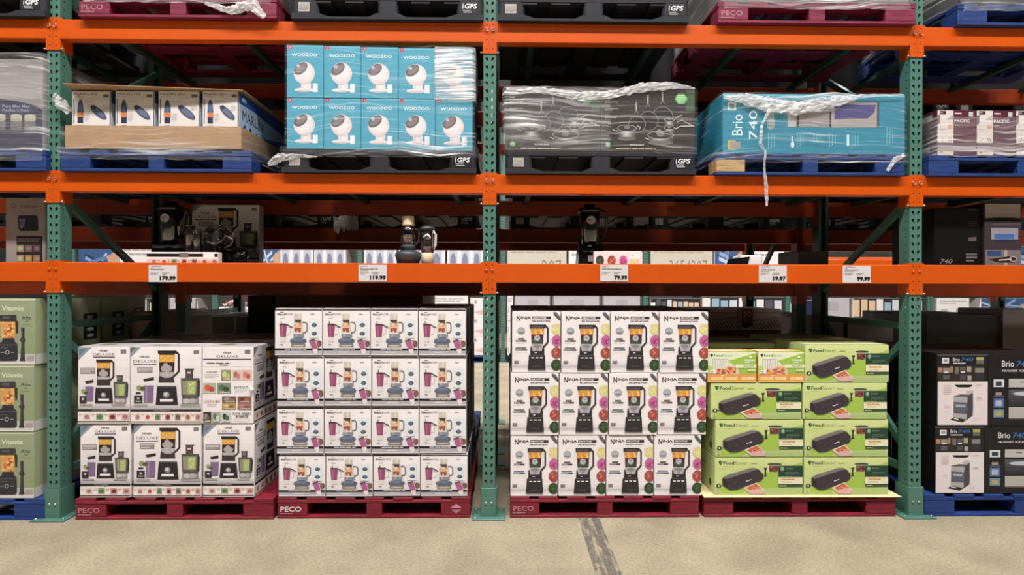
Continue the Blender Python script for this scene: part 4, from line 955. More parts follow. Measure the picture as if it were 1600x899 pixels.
_a = Art(0, 0, 70, 55); _a.rect(0, 0, 70, 55, 'b8b4ac'); _a.lines(3, 4, 68, 52, 6, '8c8880', .35)
STICK = _a.mesh('paper_label', (-.04, 0, .042), (.07, 0, 0), (0, 0, .055), (0, -1, 0), base=.002)
def black_pallet(x0, x1, Y, z, label, group, rz=0.0, left=True, right=True, h=None):
    t = empty('pallet', ((x0+x1)/2, Y, z), rz); t.scale = ((x1-x0)/PW_, 1, (h or PHp)/PHp)
    link('deck', top_me, t)
    for y in (0, PDp-.11):
        link('bottom_rail', rail_me, t, (0, y, 0))
    for x in (-PW_/2+.085, 0, PW_/2-.085): link('bottom_rail', cross_me, t, (x, 0, 0))
    for x in (-.42, -.21, 0, .21, .42): link('underside_rib', rib_me, t, (x, 0, 0))
    for y in (.001, PDp/2-.07, PDp-.161):
        for x, me in ((-PW_/2+.086, blk_me), (0, blkm_me), (PW_/2-.086, blk_me)):
            b = link('block', me, t, (x, y, 0))
            if y < .01 and x < -.1 and left: link('paper_label', STICK, b)
            if y < .01 and x > .1 and right: link('label_plate', IGPS, b)
    tag(t, label, 'pallet', group)
    return t

# ------------------------------------------------------------------ stretch film
def film_shell(x0, x1, y0, y1, z0, z1, m, label, seed=0, out=.012, amp=.012, tuck=0.0, top=False, name='stretch_film', nx=90, nz=40, wave=None):
    path = []; per = [((x0, y1), (x0, y0), 24), ((x0, y0), (x1, y0), nx), ((x1, y0), (x1, y1), 24)]
    for (a, b, n), nm in zip(per, ((-1, 0), (0, -1), (1, 0))):
        for i in range(n):
            t = i/n; path.append((a[0]+(b[0]-a[0])*t, a[1]+(b[1]-a[1])*t, nm))
    path.append((x1, y1, (1, 0)))
    vs = []; fs = []; n = len(path)
    for j in range(nz+1):
        v = j/nz
        for i, (x, y, nm) in enumerate(path):
            zt = z1 + (wave(x) if wave else 0)
            z = z0+(zt-z0)*v
            z += .006*noise.noise(Vector((x*9+seed, y*9, 7))) if j in (0, nz) else 0
            q = noise.noise(Vector((x*3+seed*5.1, y*3, z*38+3*noise.noise(Vector((x*1.5, y, z*3+seed))))))
            q2 = noise.noise(Vector((x*14+seed, y*14, z*20)))
            o = out+amp*(abs(q)*.9+.3*abs(q2)); 
            if tuck and v < .25: o -= tuck*(1-v/.25)
            if j == nz and top: o = -.02
            vs.append((x+nm[0]*o, y+nm[1]*o, z))
    for j in range(nz):
        for i in range(n-1): fs.append((j*n+i, j*n+i+1, (j+1)*n+i+1, (j+1)*n+i))
    me = bpy.data.meshes.new(name); me.from_pydata(vs, [], fs); me.materials.append(m)
    me.polygons.foreach_set('use_smooth', [True]*len(fs)); me.update()
    return tag(link(name, me), label, 'stretch film', 'clear films round the pallet loads')
def film_rope_mesh(pts, rs, m, name, label, seed=0, n=14, flat=.5, parent=None):
    """crumpled, gathered film running along a path"""
    vs = []; fs = []; P_ = []
    R_ = []
    for i in range(len(pts)-1):
        for k in range(12):
            t = k/12; P_.append(Vector(pts[i]).lerp(Vector(pts[i+1]), t)); R_.append(rs[i]*(1-t)+rs[i+1]*t)
    P_.append(Vector(pts[-1])); R_.append(rs[-1])
    for i, p in enumerate(P_):
        d = (P_[min(i+1, len(P_)-1)]-P_[max(i-1, 0)]).normalized()
        up = Vector((0, 0, 1)) if abs(d.z) < .9 else Vector((1, 0, 0))
        a = d.cross(up).normalized(); b = a.cross(d)
        if flat < 1 and abs(d.z) < .9: pass
        for k in range(n):
            t = 2*math.pi*k/n
            f = 1+.65*noise.noise(Vector((p.x*28+seed, p.z*28+k*.9, k*1.7)))+.35*noise.noise(Vector((p.x*70, k*2.3, seed+p.z*60)))
            vs.append(p+a*(math.cos(t)*R_[i]*f*flat)+b*(math.sin(t)*R_[i]*f))
    N_ = len(P_)
    for i in range(N_-1):
        for k in range(n): fs.append((i*n+k, i*n+(k+1) % n, (i+1)*n+(k+1) % n, (i+1)*n+k))
    me = bpy.data.meshes.new(name); me.from_pydata([tuple(v) for v in vs], [], fs); me.materials.append(m); me.update()
    o = link(name, me, parent)
    if label: tag(o, label, 'stretch film', 'gathered ends of film')
    return o

# ------------------------------------------------------------------ bottom row of pallets and cartons
GB = 'pallets on the floor in front'
def floor_pallet(key, px0, px1, Y, label, **k):
    x0 = P(px0, 795, Y)[0]; x1 = P(px1, 795, Y)[0]
    return wood_pallet(key, x0, x1, Y, .0, label, GB, **k)
floor_pallet('red', 117, 427, -.02, 'worn red wooden pallet under the food processor cartons, lettering half wrapped in film', mark=PECO_F, h=.132)
floor_pallet('red', 433, 735, -.01, 'red wooden pallet with clear white lettering under the tumbler blender cartons', mark=PECO, right=ARROW, h=.132)
floor_pallet('red', 797, 1093, -.01, 'chipped red wooden pallet under the tall black blender cartons', mark=PECO_F, h=.132)
floor_pallet('red', 1100, 1400, -.01, 'red wooden pallet with a cream sheet on it, under the green cartons', h=.132)
floor_pallet('blue', 1445, 1752, -.01, 'blue wooden pallet under the black ice maker cartons', h=.140)
floor_pallet('blue', -240, 68, -.02, 'blue wooden pallet under the olive green cartons at the left', h=.132)
# deluxe stack
TOPW = Art(0, 0, 100, 100); TOPW.bg('e2dcdc'); TOPW.poly([(40, 20), (70, 16), (75, 34), (44, 40)], '4c4448'); TOPW.rect(4, 58, 96, 96, 'b8b0b2'); TOPW.rect(46, 0, 48, 100, 'a8a0a0'); TOPW.ell(30, 72, 16, 10, '6c7c4c')
aw = art_deluxe_wide(); an = art_deluxe_narrow()
PN = carton_proto('carton', .34, .455, .49, 'ddd5d3', front=an, right=aw, left=aw, top=TOPW)
PWd = carton_proto('carton', .455, .34, .49, 'ddd5d3', front=aw, right=an, left=an, top=TOPW)
PI = carton_proto('carton', .34, .455, .49, 'ddd5d3', front=art_deluxe_info(), right=aw, top=TOPW)
GD = 'white food processor cartons on the left red pallet'
Y0 = .0
zb = .134; 
def zpx(x, y, Y): return P(x, y, Y)[1]
za, zt = zpx(250, 662, Y0), zpx(250, 542, Y0)
dl = [(123, 205, PN, 'narrow side out, left'), (206, 315, PWd, 'wide side out, middle'), (315, 398, PN, 'narrow side out, right')]
for (a, b, pr, nm) in dl:
    x0 = P(a+2, 720, Y0)[0]; x1 = P(b, 720, Y0)[0]
    place(pr, x0+.002, x1-.002, zb, za-.004, Y0, 'white food processor carton, %s, lower layer' % nm, group=GD)
for (a, b, pr, nm) in ((122, 204, PN, 'narrow side out, left'), (204, 316, PWd, 'wide side out, middle'), (316, 397, PI, 'food picture panel out, torn corner, right')):
    x0 = P(a, 600, Y0)[0]; x1 = P(b, 600, Y0)[0]
    place(pr, x0+.002, x1-.002, za, zt, Y0-.003, 'white food processor carton, %s, upper layer' % nm, group=GD)
X0 = P(124, 600, Y0)[0]; X1 = P(398, 600, Y0)[0]
for k, (ya, dd) in enumerate(((.462, .27), (.735, .26))):
    for j in range(3):
        w3 = (X1-X0)/3
        place(PN, X0+j*w3+.003, X0+(j+1)*w3-.003, za, zt-.002, ya, 'food processor carton, upper layer, %s from the left, %s row back' % (ORD[j], ORD[k+1]), group=GD, d=dd)
place(PN, X1-.34, X1-.002, zb, za-.004, .462, 'food processor carton, lower layer, behind the right hand one', group=GD, d=.27)
# torn cardboard corner on the turned carton
cx_, cz_ = P(393, 610, Y0)
tag(MB().add([(cx_-.012, -.008, cz_+.035), (cx_+.022, -.012, cz_+.012), (cx_-.004, -.006, cz_-.045), (cx_+.004, -.020, cz_)], [(0, 1, 3), (1, 2, 3), (0, 3, 2)]).build('torn_flap', paper), 'torn paper flap hanging from the corner of the food picture carton', 'paper scrap')

# tumbler blender stack
TOPB = Art(0, 0, 100, 100); TOPB.bg('3c3438'); TOPB.rect(0, 88, 100, 100, 'e4dede'); TOPB.rect(0, 0, 5, 100, 'd8d0d0'); TOPB.lines(12, 30, 90, 70, 4, '7c7478', .3)
SIDEB = Art(0, 0, 100, 100); SIDEB.bg('2c262a'); SIDEB.rect(0, 0, 14, 100, 'dcd6d6'); SIDEB.rect(0, 84, 100, 88, '141214'); SIDEB.rect(14, 88, 100, 97, '8c888e'); SIDEB.rect(50, 26, 72, 60, '6c6468')
PB = carton_proto('carton', .305, .305, .31, 'dcd6d6', front=art_boss(), right=SIDEB, left=SIDEB, top=TOPB)
GM = 'white tumbler blender cartons'
rows = [(710, 781, 435, 731), (636, 709, 432, 729), (557, 635, 433, 729), (482.5, 558, 429, 728.5)]
zz = .134
for r, (yt, yb, xa, xb) in enumerate(rows):
    z1 = zpx(580, yt, Y0)
    for c in range(4):
        a = P(xa+(xb-xa)*c/4, (yt+yb)/2, Y0)[0]; b = P(xa+(xb-xa)*(c+1)/4, (yt+yb)/2, Y0)[0]
        place(PB, a+.002, b-.002, zz, z1, Y0+random.uniform(-.004, .004), 'white tumbler blender carton, %s column from the left, %s layer' % (ORD[c], BOT[r]), group=GM)
        if r == 3 or c == 3:
            for k in (1, 2):
                place(PB, a+.002, b-.002, zz, z1, Y0+.315*k, 'tumbler blender carton behind the front one, %s layer, %s column, %s row back' % (BOT[r], ORD[c], ORD[k]), group=GM)
    zz = z1+.001
# tall black blender stack
TOPS = Art(0, 0, 100, 100); TOPS.bg('d8d0d0'); TOPS.rect(0, 0, 100, 86, '4c3c3e'); TOPS.rect(46, 0, 54, 100, 'c8b8a4')
PS = carton_proto('carton', .31, .25, .395, 'e0dada', front=art_smoothie(), top=TOPS)
GS = 'white black-blender cartons'
rows = [(680, 777, 797, 1096.5), (583, 679, 797, 1104), (487, 582, 799.5, 1107)]
zz = .134
for r, (yt, yb, xa, xb) in enumerate(rows):
    z1 = zpx(950, yt, Y0)
    for c in range(4):
        a = P(xa+(xb-xa)*c/4, (yt+yb)/2, Y0)[0]; b = P(xa+(xb-xa)*(c+1)/4, (yt+yb)/2, Y0)[0]
        place(PS, a+.003, b-.003, zz, z1, Y0+random.uniform(-.006, .004), 'white carton showing a tall black blender, %s column, %s layer' % (ORD[c], ('bottom', 'middle', 'top')[r]), group=GS, rz=random.uniform(-.006, .006))
        if r == 2 or c in (0, 3):
            for k in (1, 2, 3):
                place(PS, a+.003, b-.003, zz, z1+.002, Y0+.256*k, 'black blender carton behind the front one, %s layer, %s column, %s row back' % (('bottom', 'middle', 'top')[r], ORD[c], ORD[k]), group=GS)
    zz = z1+.001
# green sealer cartons
TOPF = Art(0, 0, 100, 100); TOPF.bg('ccd890'); TOPF.rect(0, 0, 100, 60, '8c9858'); TOPF.lines(20, 20, 80, 50, 3, '5c6440', .3)  # dark rear part is shadow painted into the top
SIDEF = Art(0, 0, 100, 100); SIDEF.bg('bccc80'); SIDEF.ell(72, 76, 8, 10, '3c4c2c', 14); SIDEF.rect(10, 30, 40, 36, '8ca058'); SIDEF.rect(10, 44, 30, 48, '8ca058')
PF_ = carton_proto('carton', .56, .26, .24, 'bfce80', front=art_foodsaver(), left=SIDEF, right=SIDEF, top=TOPF)
GF = 'bright green vacuum sealer cartons'
x0 = P(1098, 776, 0)[0]; x1 = P(1404, 776, 0)[0]
tag(MB().box(x0, x1, -.03, .97, .133, .136).build('slip_sheet', cream), 'cream coloured flat slip sheet lying on the red pallet under green cartons', 'sheet')
fr = [[(1117, 1256, 715, 774), (1257, 1390, 714, 773)], [(1118, 1257, 656, 716), (1258, 1390, 655, 714)], [(1111, 1254, 598, 656), (1255, 1388, 597, 655)]]
zz = .137
for r, row in enumerate(fr):
    z1 = zpx(1250, row[0][2], Y0)
    for c, (a, b, yt, yb) in enumerate(row):
        xa = P(a, (yt+yb)/2, Y0)[0]; xb = P(b, (yt+yb)/2, Y0)[0]
        place(PF_, xa+.002, xb-.002, zz, z1, Y0+.01, 'bright green vacuum sealer carton, %s one of the %s layer, facing the aisle' % (('left', 'right')[c], ('bottom', 'second', 'third')[r]), group=GF)
        if r == 2 or c == 0:
            for k in (1, 2):
                place(PF_, xa+.002, xb-.002, zz, z1, Y0+.01+.266*k, 'bright green sealer carton, %s stack, %s layer, %s row back' % (('left', 'right')[c], ('bottom', 'second', 'third')[r], ORD[k]), group=GF)
    zz = z1+.001
zt4 = zpx(1320, 539, Y0)
xa = P(1259, 567, Y0)[0]; xb = P(1391, 567, Y0)[0]
for k in range(3): place(PF_, xa, xb-.002, zz, zt4, Y0+.01+.266*k, 'bright green vacuum sealer carton alone on top of the right stack' if k == 0 else 'bright green vacuum sealer carton in the topmost layer, %s from the front' % ORD[k], group=GF)
for k in (1, 2): place(PF_, P(1111, 567, Y0)[0], xa-.004, zz, zt4-.03, Y0+.12+.266*k, 'bright green vacuum sealer carton behind the small orange cartons, %s from the front' % ORD[k-1], group=GF)
SIDEO = Art(0, 0, 100, 100); SIDEO.bg('d88c3c'); SIDEO.rect(0, 0, 100, 14, 'e4e4b8')
TOPO = Art(0, 0, 100, 100); TOPO.bg('dce4b0'); TOPO.poly([(60, 0), (100, 0), (100, 100), (80, 100)], 'a8c83c'); TOPO.rect(0, 0, 100, 18, 'e0a050')
for nm, word, a, b, sd in (('left one with a darker carrot picture', 'FRESH', 1106, 1183, 5), ('right one beside the tall green carton', 'FRAIS', 1185, 1258, 9)):
    p = carton_proto('carton', .32, .14, .2, 'e0983c', front=art_fresh(word, sd), left=SIDEO, right=SIDEO, top=TOPO)
    place(p, P(a, 574, 0)[0], P(b, 574, 0)[0], zz, zpx(1180, 550, Y0), Y0+.008, 'small orange and green carton of bags, %s' % nm, group='small orange cartons on the green stack')
# olive cartons at the left
PV = carton_proto('carton', .31, .27, .425, '9aa680', front=art_vitamix(), right=art_vitamix_side(), left=art_vitamix_side())
GV = 'olive green blender cartons'
zz = .134
for r, (yt, yb) in enumerate(((674, 777), (570, 672), (466, 568))):
    z1 = zpx(30, yt, Y0)
    xa = P(-16, (yt+yb)/2, Y0)[0]; xb = P((56, 56, 58)[r], (yt+yb)/2, Y0)[0]
    for k in range(3): place(PV, xa, xb, zz, z1-.002, Y0-.012+.285*k, 'olive green carton with a black blender, %s layer%s' % (('bottom', 'middle', 'top')[r], ' in front' if k == 0 else ', %s row back' % ORD[k]), group=GV)
    zz = z1
for r, (yt, yb) in enumerate(((610, 700), (535, 608), (462, 534))):
    a, b, c, e = R(112, yt, 196, yb, 1.40)
    if r == 0: c = .14
    place(PV, a, b, c+.001, e, 1.40, 'olive green carton in the shade behind the left upright, %s from the floor' % ORD[r], group='olive cartons in the second rack')
# black ice maker cartons
PBA = carton_proto('carton', .315, .40, .46, '17161a', front=art_brio_a(), left=art_brio_side(), right=art_brio_side(), seam=True)
PBB = carton_proto('carton', .40, .315, .46, '17161a', front=art_brio_b(), left=art_brio_side(), right=art_brio_side())
GI = 'black ice maker cartons'
zz = .142
for r, (yt, yb, xa_, xm) in enumerate(((666, 775, 1461, 1538), (553, 665, 1464, 1544))):
    z1 = zpx(1530, yt, Y0)
    xa = P(xa_, (yt+yb)/2, Y0)[0]; xb = P(xm, (yt+yb)/2, Y0)[0]
    place(PBA, xa, xb-.002, zz, z1, Y0, 'black ice maker carton with a white picture panel, %s layer' % ('lower', 'upper')[r], group=GI)
    place(PBB, xb+.002, xb+.40, zz, z1, Y0+.004, 'black ice maker carton showing its front, %s layer at the right edge' % ('lower', 'upper')[r], group=GI)
    place(PBA, xa, xb-.002, zz, z1, Y0+.41, 'black ice maker carton behind the one with the white panel, %s layer' % ('lower', 'upper')[r], group=GI)
    if r: place(PBB, xb+.002, xb+.40, zz, z1, Y0+.33, 'black ice maker carton in the second row of the upper layer', group=GI)
    zz = z1+.001

# ------------------------------------------------------------------ middle level goods
YA = -.042
GA = 'pallets on the middle shelf'
def shelf_x(a, b, y): return P(a, y, YA)[0], P(b, y, YA)[0]
ZAt = ZA+.001; ZTt = ZT+.001
a, b = shelf_x(-240, 71, 258); wood_pallet('blue', a, b, YA, ZAt, 'blue wooden pallet on the middle shelf at the left edge, under purifier cartons', GA, h=.13)
a, b = shelf_x(93, 393, 258); wood_pallet('blue', a, b, YA, ZAt, 'blue wooden pallet on the middle shelf under the paddle board cartons', GA, h=.13)
a, b = shelf_x(440, 744, 255); black_pallet(a, b, YA, ZAt, 'black plastic pallet under the blue fan cartons', GA)
a, b = shelf_x(790, 1088, 257); black_pallet(a, b, YA, ZAt, 'black plastic pallet under the dark cookware cartons', GA)
a, b = shelf_x(1119, 1414, 262); wood_pallet('blue', a, b, YA, ZAt, 'blue wooden pallet with one bare wooden block, under the teal cartons', GA, h=.13, bare=True)
a, b = shelf_x(1452, 1755, 262); wood_pallet('blue', a, b, YA, ZAt, 'blue wooden pallet on the middle shelf at the right edge, under maroon cartons', GA, h=.13)
YC = YA+.012
# purifier cartons
PP = carton_proto('carton', .42, .45, .66, '8a8484', front=art_purifier())
for k, (u, v) in enumerate(((-30, 68), (-132, -32))):
    a, b, c, e = R(u, 92, v, 247, YC)
    place(PP, a, b-.004, ZAt+.132, e, YC, 'grey and navy purifier carton, %s' % ('nearest the upright' if k == 0 else 'at the left edge'), group='purifier cartons')
a, b, c, e = R(-160, 88, 68, 247, YC)
film_shell(a, b, YC, .9, c-.02, e+.02, film_heavy, 'thick clear film wrapped round the purifier cartons at the left edge', 3, amp=.016)
# paddle board tray
TM = carton_proto('carton', .25, .95, .34, 'c8c4c4', front=art_marlin(), right=art_marlin_side())
mx = [(112, 173), (180, 241), (247, 312), (316, 373)]
for k, (u, v) in enumerate(mx):
    a, b, c, e = R(u, 142, v, 231, YC+.012)
    place(TM, a, b, ZAt+.152, e, YC+.014, 'white paddle board carton, %s from the left in the cardboard tray' % ORD[k], group='paddle board cartons', d=.93)
a, b, c, e = R(102, 197, 377, 232, YC)
tray = empty('cardboard_tray', ((a+b)/2, YC, ZAt+.145)); w = b-a; h = e-(ZAt+.145)
MB().box(-w/2, w/2, 0, .96, 0, .004).build('tray_base', kraft, tray)
MB().box(-w/2, w/2, 0, .005, .004, h).build('tray_wall', kraft, tray); MB().box(-w/2, w/2, .955, .96, .004, h).build('tray_wall', kraft, tray)
MB().box(-w/2, -w/2+.005, .005, .955, .004, h).build('tray_wall', kraft, tray); MB().box(w/2-.005, w/2, .005, .955, .004, h).build('tray_wall', kraft, tray)
tag(tray, 'brown cardboard tray holding four white paddle board cartons', 'tray')
xa_, za_ = P(98, 131, -.11); xb_, zb_ = P(379, 141.5, -.05); zt_ = P(240, 141.5, YC+.014)[1]+.003
lo = MB(); q = [(xa_, -.11, za_), (xb_, -.05, zb_), (P(379, 142, YC)[0], YC+.93, zt_), (P(108, 142, YC)[0], YC+.93, zt_+.004), (P(379, 142, YC)[0], YC+.02, zt_), (P(108, 142, YC)[0], YC+.02, zt_+.002)]
lo.add(q+[(x, y, z+.004) for x, y, z in q], [(0, 5, 4, 1), (5, 3, 2, 4), (6, 7, 10, 11), (11, 10, 8, 9), (0, 1, 7, 6), (1, 4, 10, 7), (4, 2, 8, 10), (2, 3, 9, 8), (3, 5, 11, 9), (5, 0, 6, 11)])
tag(lo.build('cardboard_sheet', kraft), 'loose brown cardboard sheet tilted on top of the paddle board cartons', 'sheet')
a, b, c, e = R(95, 142, 376, 252, YC)
film_shell(a, b, YC, .93, c+.01, P(200, 198, YC)[1], film_thin, 'thin clear film round the cardboard tray', 11, amp=.008)
a2, b2, c2, e2 = R(92, 230, 392, 251, YC-.01)
film_shell(a2, b2, YC-.012, .93, c2, e2, film, 'bunched clear film pulled under the cardboard tray', 12, amp=.022, nz=14)
# film scrap caught on the upright
x_, z_ = P(99, 165, -.01)
film_rope_mesh([(x_-.045, -.02, z_+.055), (x_, -.045, z_+.01), (x_+.05, -.02, z_-.045)], [.028, .036, .02], film_rope, 'film_scrap', 'scrap of crumpled film caught on the left upright', 5, flat=.4)
# fan cartons
PZ = carton_proto('carton', .24, .32, .34, '3aa4c0', front=art_woozoo())
for r, (tl, tr, bl, br) in enumerate(((152.5, 155.5, 232, 236.5), (69.5, 77.5, 153, 155.5))):
    for c in range(5):
        u0 = 447.5+58.2*c; u1 = u0+58.2
        tc_ = tl+(tr-tl)*(c+.5)/5; bc_ = bl+(br-bl)*(c+.5)/5
        a, b, z0, z1 = R(u0, tc_, u1, bc_, YC)
        place(PZ, a+.001, b-.001, z0+(.002 if r else 0), z1, YC, 'turquoise fan carton, %s from the left in the %s row' % (ORD[c], ('lower', 'upper')[r]), group='turquoise fan cartons')
        if c == 4 or r == 1:
            place(PZ, a+.001, b-.001, z0+(.002 if r else 0), z1, YC+.33, 'turquoise fan carton behind, %s from the left in the %s row' % (ORD[c], ('lower', 'upper')[r]), group='turquoise fan cartons')
a, b, c, e = R(446, 69, 739, 237, YC)
film_shell(a, b, YC, .9, c-.005, e-.01, film_thin, 'thin clear film stretched round the turquoise fan cartons', 21, amp=.006)
am = P(680, 150, YC)[0]
gl = film_mat('glaring_film', .22, .95, .38, sx=3.5, sz=95, rough=.22)  # glare put into the film as denser white streaks
film_shell(am, b+.003, YC-.002, .3, P(700, 158, YC)[1], e-.022, gl, 'crinkled film whitened for glare over the upper right turquoise cartons', 22, amp=.007, out=.012, nx=30, nz=70)
film_shell(P(600, 200, YC)[0], b+.004, YC-.006, .3, c-.01, c+.12, film, 'folds of film over the lower right turquoise cartons', 24, amp=.012, nx=40, nz=20)
a3, b3, c3, e3 = R(440, 233, 745, 247, YC-.01)
film_shell(a3, b3, YC-.02, .9, c3, e3+.01, film, 'clear film gathered round the deck of the fan pallet', 23, amp=.02, nz=12)
x_, z_ = P(432, 252, -.05)
film_rope_mesh([(x_-.06, -.03, z_-.02), (x_, -.055, z_+.015), (x_+.12, -.045, z_+.035), (x_+.25, -.045, z_+.03)], [.010, .030, .012, .004], film_rope, 'film_tail', 'loose crumpled film at the left corner of the fan pallet', 8, flat=.5)
# pallet deck boards under the fans (slip sheet)
# cookware cartons
PC = carton_proto('carton', .61, .45, .41, '37322f', front=art_cook())
for k, (u, v) in enumerate(((790, 938.5), (939, 1086))):
    a, b, c, e = R(u, 137, v, 240, YC)
    place(PC, a+.001, b-.001, ZAt+.144, e, YC, 'charcoal cookware carton, %s' % ('left one under glaring film' if k == 0 else 'right one with a green hexagon badge'), group='charcoal cookware cartons')
    place(PC, a+.001, b-.001, ZAt+.144, e, YC+.46, 'charcoal cookware carton, back %s' % ('left', 'right')[k], group='charcoal cookware cartons')
a, b, c, e = R(789, 137, 1087, 240, YC); xm_ = (a+b)/2
film_shell(a, b, YC, .9, c, e, film_thin, 'thin clear film round the cookware cartons', 31, amp=.008)
film_shell(a-.002, xm_+.05, YC-.003, .5, c+.02, e-.01, gl2 := film_mat('pulled_film', .05, .95, .46, sx=1.6, sz=46, rough=.25), 'glaring pulled film over the left cookware carton', 32, amp=.010, nx=60)
pts = []
for px_, py_ in ((791, 139), (850, 141), (905, 150), (945, 149), (1000, 137), (1050, 133), (1086, 138)):
    X, Z = P(px_, py_, YC-.02); pts.append((X, YC-.018, Z))
film_rope_mesh(pts, [.008, .018, .026, .022, .026, .020, .004], film_rope, 'gathered_film', 'crumpled white film edge draped over the top of the cookware cartons', 33, flat=.35)
# teal cartons
PT = carton_proto('carton', 1.17, .48, .40, '1588a4', front=art_teal())
a, b, c, e = R(1129, 147, 1414, 246, YC)
place(PT, a, b, ZAt+.134, e, YC, 'large teal carton with white lettering reading upwards', group='teal cartons')
place(PT, a, b, ZAt+.134, e, YC+.49, 'large teal carton behind the lettered one', group='teal cartons', d=.44)
film_shell(a, b, YC, .9, c-.01, e+.004, film, 'clear film tightly pulled round the teal cartons', 41, amp=.010)
pts = []
for px_, py_ in ((1131, 152), (1165, 154), (1200, 164), (1250, 168), (1300, 160), (1345, 150), (1412, 148)):
    X, Z = P(px_, py_, YC-.02); pts.append((X, YC-.018, Z))
film_rope_mesh(pts, [.010, .034, .042, .040, .034, .010, .005], film_rope, 'gathered_film', 'wide crumpled film band sagging over the top of the teal cartons', 42, flat=.22)
pts = []
for px_, py_ in ((1203, 172), (1190, 196), (1188, 226), (1196, 236), (1194, 262), (1197, 290), (1198, 322)):
    X, Z = P(px_, py_, YC-.035); pts.append((X, YC-.035, Z))
film_rope_mesh(pts, [.010, .007, .010, .006, .006, .010, .006], film_rope, 'hanging_film', 'twisted strand of film hanging down in front of the orange beam', 43, flat=1)
x_, z_ = P(1400, 250, -.05)
film_rope_mesh([(x_+.05, -.05, z_+.03), (x_-.01, -.055, z_), (x_-.055, -.05, z_-.07)], [.012, .016, .008], film_rope, 'film_knot', 'knotted tail of film at the right corner of the teal load', 44, flat=.7)
film_shell(*R(1118, 240, 1416, 256, YC-.01)[:2], YC-.014, .9, P(1250, 256, YC)[1], P(1250, 240, YC)[1], film, 'bunched film round the blue pallet under the teal cartons', 45, amp=.02, nz=12)
# maroon cartons
PX = carton_proto('carton', .25, .38, .285, '5c2038', front=art_pacific(), left=art_pacific_side())
a0 = P(1464, 208, YC)[0]; wq = P(1525.5, 208, YC)[0]-a0
for k in range(4):
    place(PX, a0+wq*k+.001, a0+wq*(k+1)-.001, ZAt+.131, P(1530, 172, YC)[1], YC, 'maroon and white pantry carton, %s from the left' % ORD[k], group='maroon cartons')
place(PX, a0+.001, a0+wq, ZAt+.131, P(1530, 172, YC)[1], YC+.39, 'maroon and white pantry carton behind the first one', group='maroon cartons')
film_shell(a0, a0+4*wq, YC, .85, ZAt+.12, P(1530, 184, YC)[1], film_heavy, 'banded clear film round the maroon cartons at the right edge', 51, amp=.010)

# ------------------------------------------------------------------ top level pallets and loads
GT = 'pallets on the top shelf'
greywrap = mat('grey_carton', '6a6664', rough=.7); darkwrap = mat('charcoal_carton', '2a2a2c', rough=.6)
def tx(a, b): return P(a, 20, YA)[0], P(b, 20, YA)[0]
def load(name, x0, x1, y0, y1, z0, z1, m, label, group, cat='carton'):
    cx = (x0+x1)/2; w = x1-x0; d = y1-y0; h = z1-z0
    t = empty(name, (cx, y0, z0))
    MB().box(-w/2, w/2, 0, d, 0, h-.004, .004).build('box_body', m, t)
    MB().box(-w/2+.003, w/2-.003, .003, d/2-.003, h-.004, h).build('top_flap', m, t); MB().box(-w/2+.003, w/2-.003, d/2+.003, d-.003, h-.004, h).build('top_flap', m, t)
    tag(t, label, cat, group); return t
for k, (kind, a, b, lab) in enumerate((('black', -240, 70, 'black pallet on the top shelf, left edge'), ('crimson', 122, 432, 'crimson wooden pallet on the top shelf with loose film, left'),
        ('black', 455, 755, 'black pallet on the top shelf above the turquoise cartons'), ('black', 778, 1077, 'black pallet on the top shelf above the cookware'),
        ('crimson', 1122, 1432, 'crimson wooden pallet above the teal cartons'), ('blue', 1497, 1800, 'blue pallet on the top shelf, right edge'))):
    a, b = tx(a, b)
    if kind == 'black': black_pallet(a, b, YA, ZTt, lab, GT, h=.15)
    else: wood_pallet(kind, a, b, YA, ZTt, lab, GT, h=.135, mark=PECO_F if kind == 'crimson' else None)
    top = ZTt+(.151 if kind == 'black' else .136)
    load('carton', a+.03, b-.03, YA+.02, YA+.98, top, top+1.05, greywrap if k in (0, 1, 4) else darkwrap, 'tall wrapped light-blocking load on the %s' % lab.split(',')[0], 'loads on the top shelf')  # load bodies above view, made tall to block light from above
    film_shell(a+.04, b-.04, YA+.008, YA+.99, top-(.05 if kind != 'black' else .01), top+1.0, film_heavy if k in (0, 1, 4, 5) else film_thin, 'clear film round the load on the %s' % lab.split(',')[0].replace(' on the top shelf', ''), 60+k, amp=.02, nx=60)
x_, z_ = P(400, 12, -.06)
film_rope_mesh([(x_-.32, -.05, z_+.03), (x_-.16, -.06, z_-.02), (x_-.02, -.06, z_+.02), (x_+.05, -.06, z_-.06)], [.008, .022, .035, .014], film_rope, 'film_tail', 'loose film trailing off the crimson pallet over the top beam', 71, flat=.4)
# ------------------------------------------------------------------ display shelf (lowest beam level)
deckm = mat('deck_board', '4a3c34', rough=.7, vary=.15)
for i in (-2, -1, 0, 1):
    tag(MB().box(i*PITCH+.06, (i+1)*PITCH-.06, .042, 1.06, ZB-.033, ZB-.021).build('shelf_board', deckm), 'dark board decking of the display shelf, bay %s' % BN[i], 'shelf board', 'display shelf decks')
ZD = ZB-.0205
def disp(art, px, Y, d, color, label, name='carton', cat='carton', side=None, z0=None):
    a, b, c, e = R(*px, Y)
    z0 = ZD if z0 is None else z0
    p = carton_proto(name, b-a, d, e-z0, color, front=art, right=side, left=side)
    return place(p, a, b, z0, e, Y, label, cat=cat, group=None)
disp(art_vit_display(), (9, 309, 71, 405), .16, .18, '988c88', 'white display carton greyed for shade with dark picture panels, beside the left upright')
disp(art_deluxe_wide(), (300, 320, 405, 405), .74, .08, 'b4aca8', 'shaded white food processor carton standing behind the display machines')
_a = Art(0, 0, 202, 27); _a.bg('f0e2dc'); _a.rect(0, 2, 202, 9, '1e1a1c'); _a.rect(92, 0, 118, 10, '706c70'); _a.rect(160, 1, 192, 10, 'f0eae6'); strip_pics(_a, 0, 11, 202, 27, 7, FOOD)
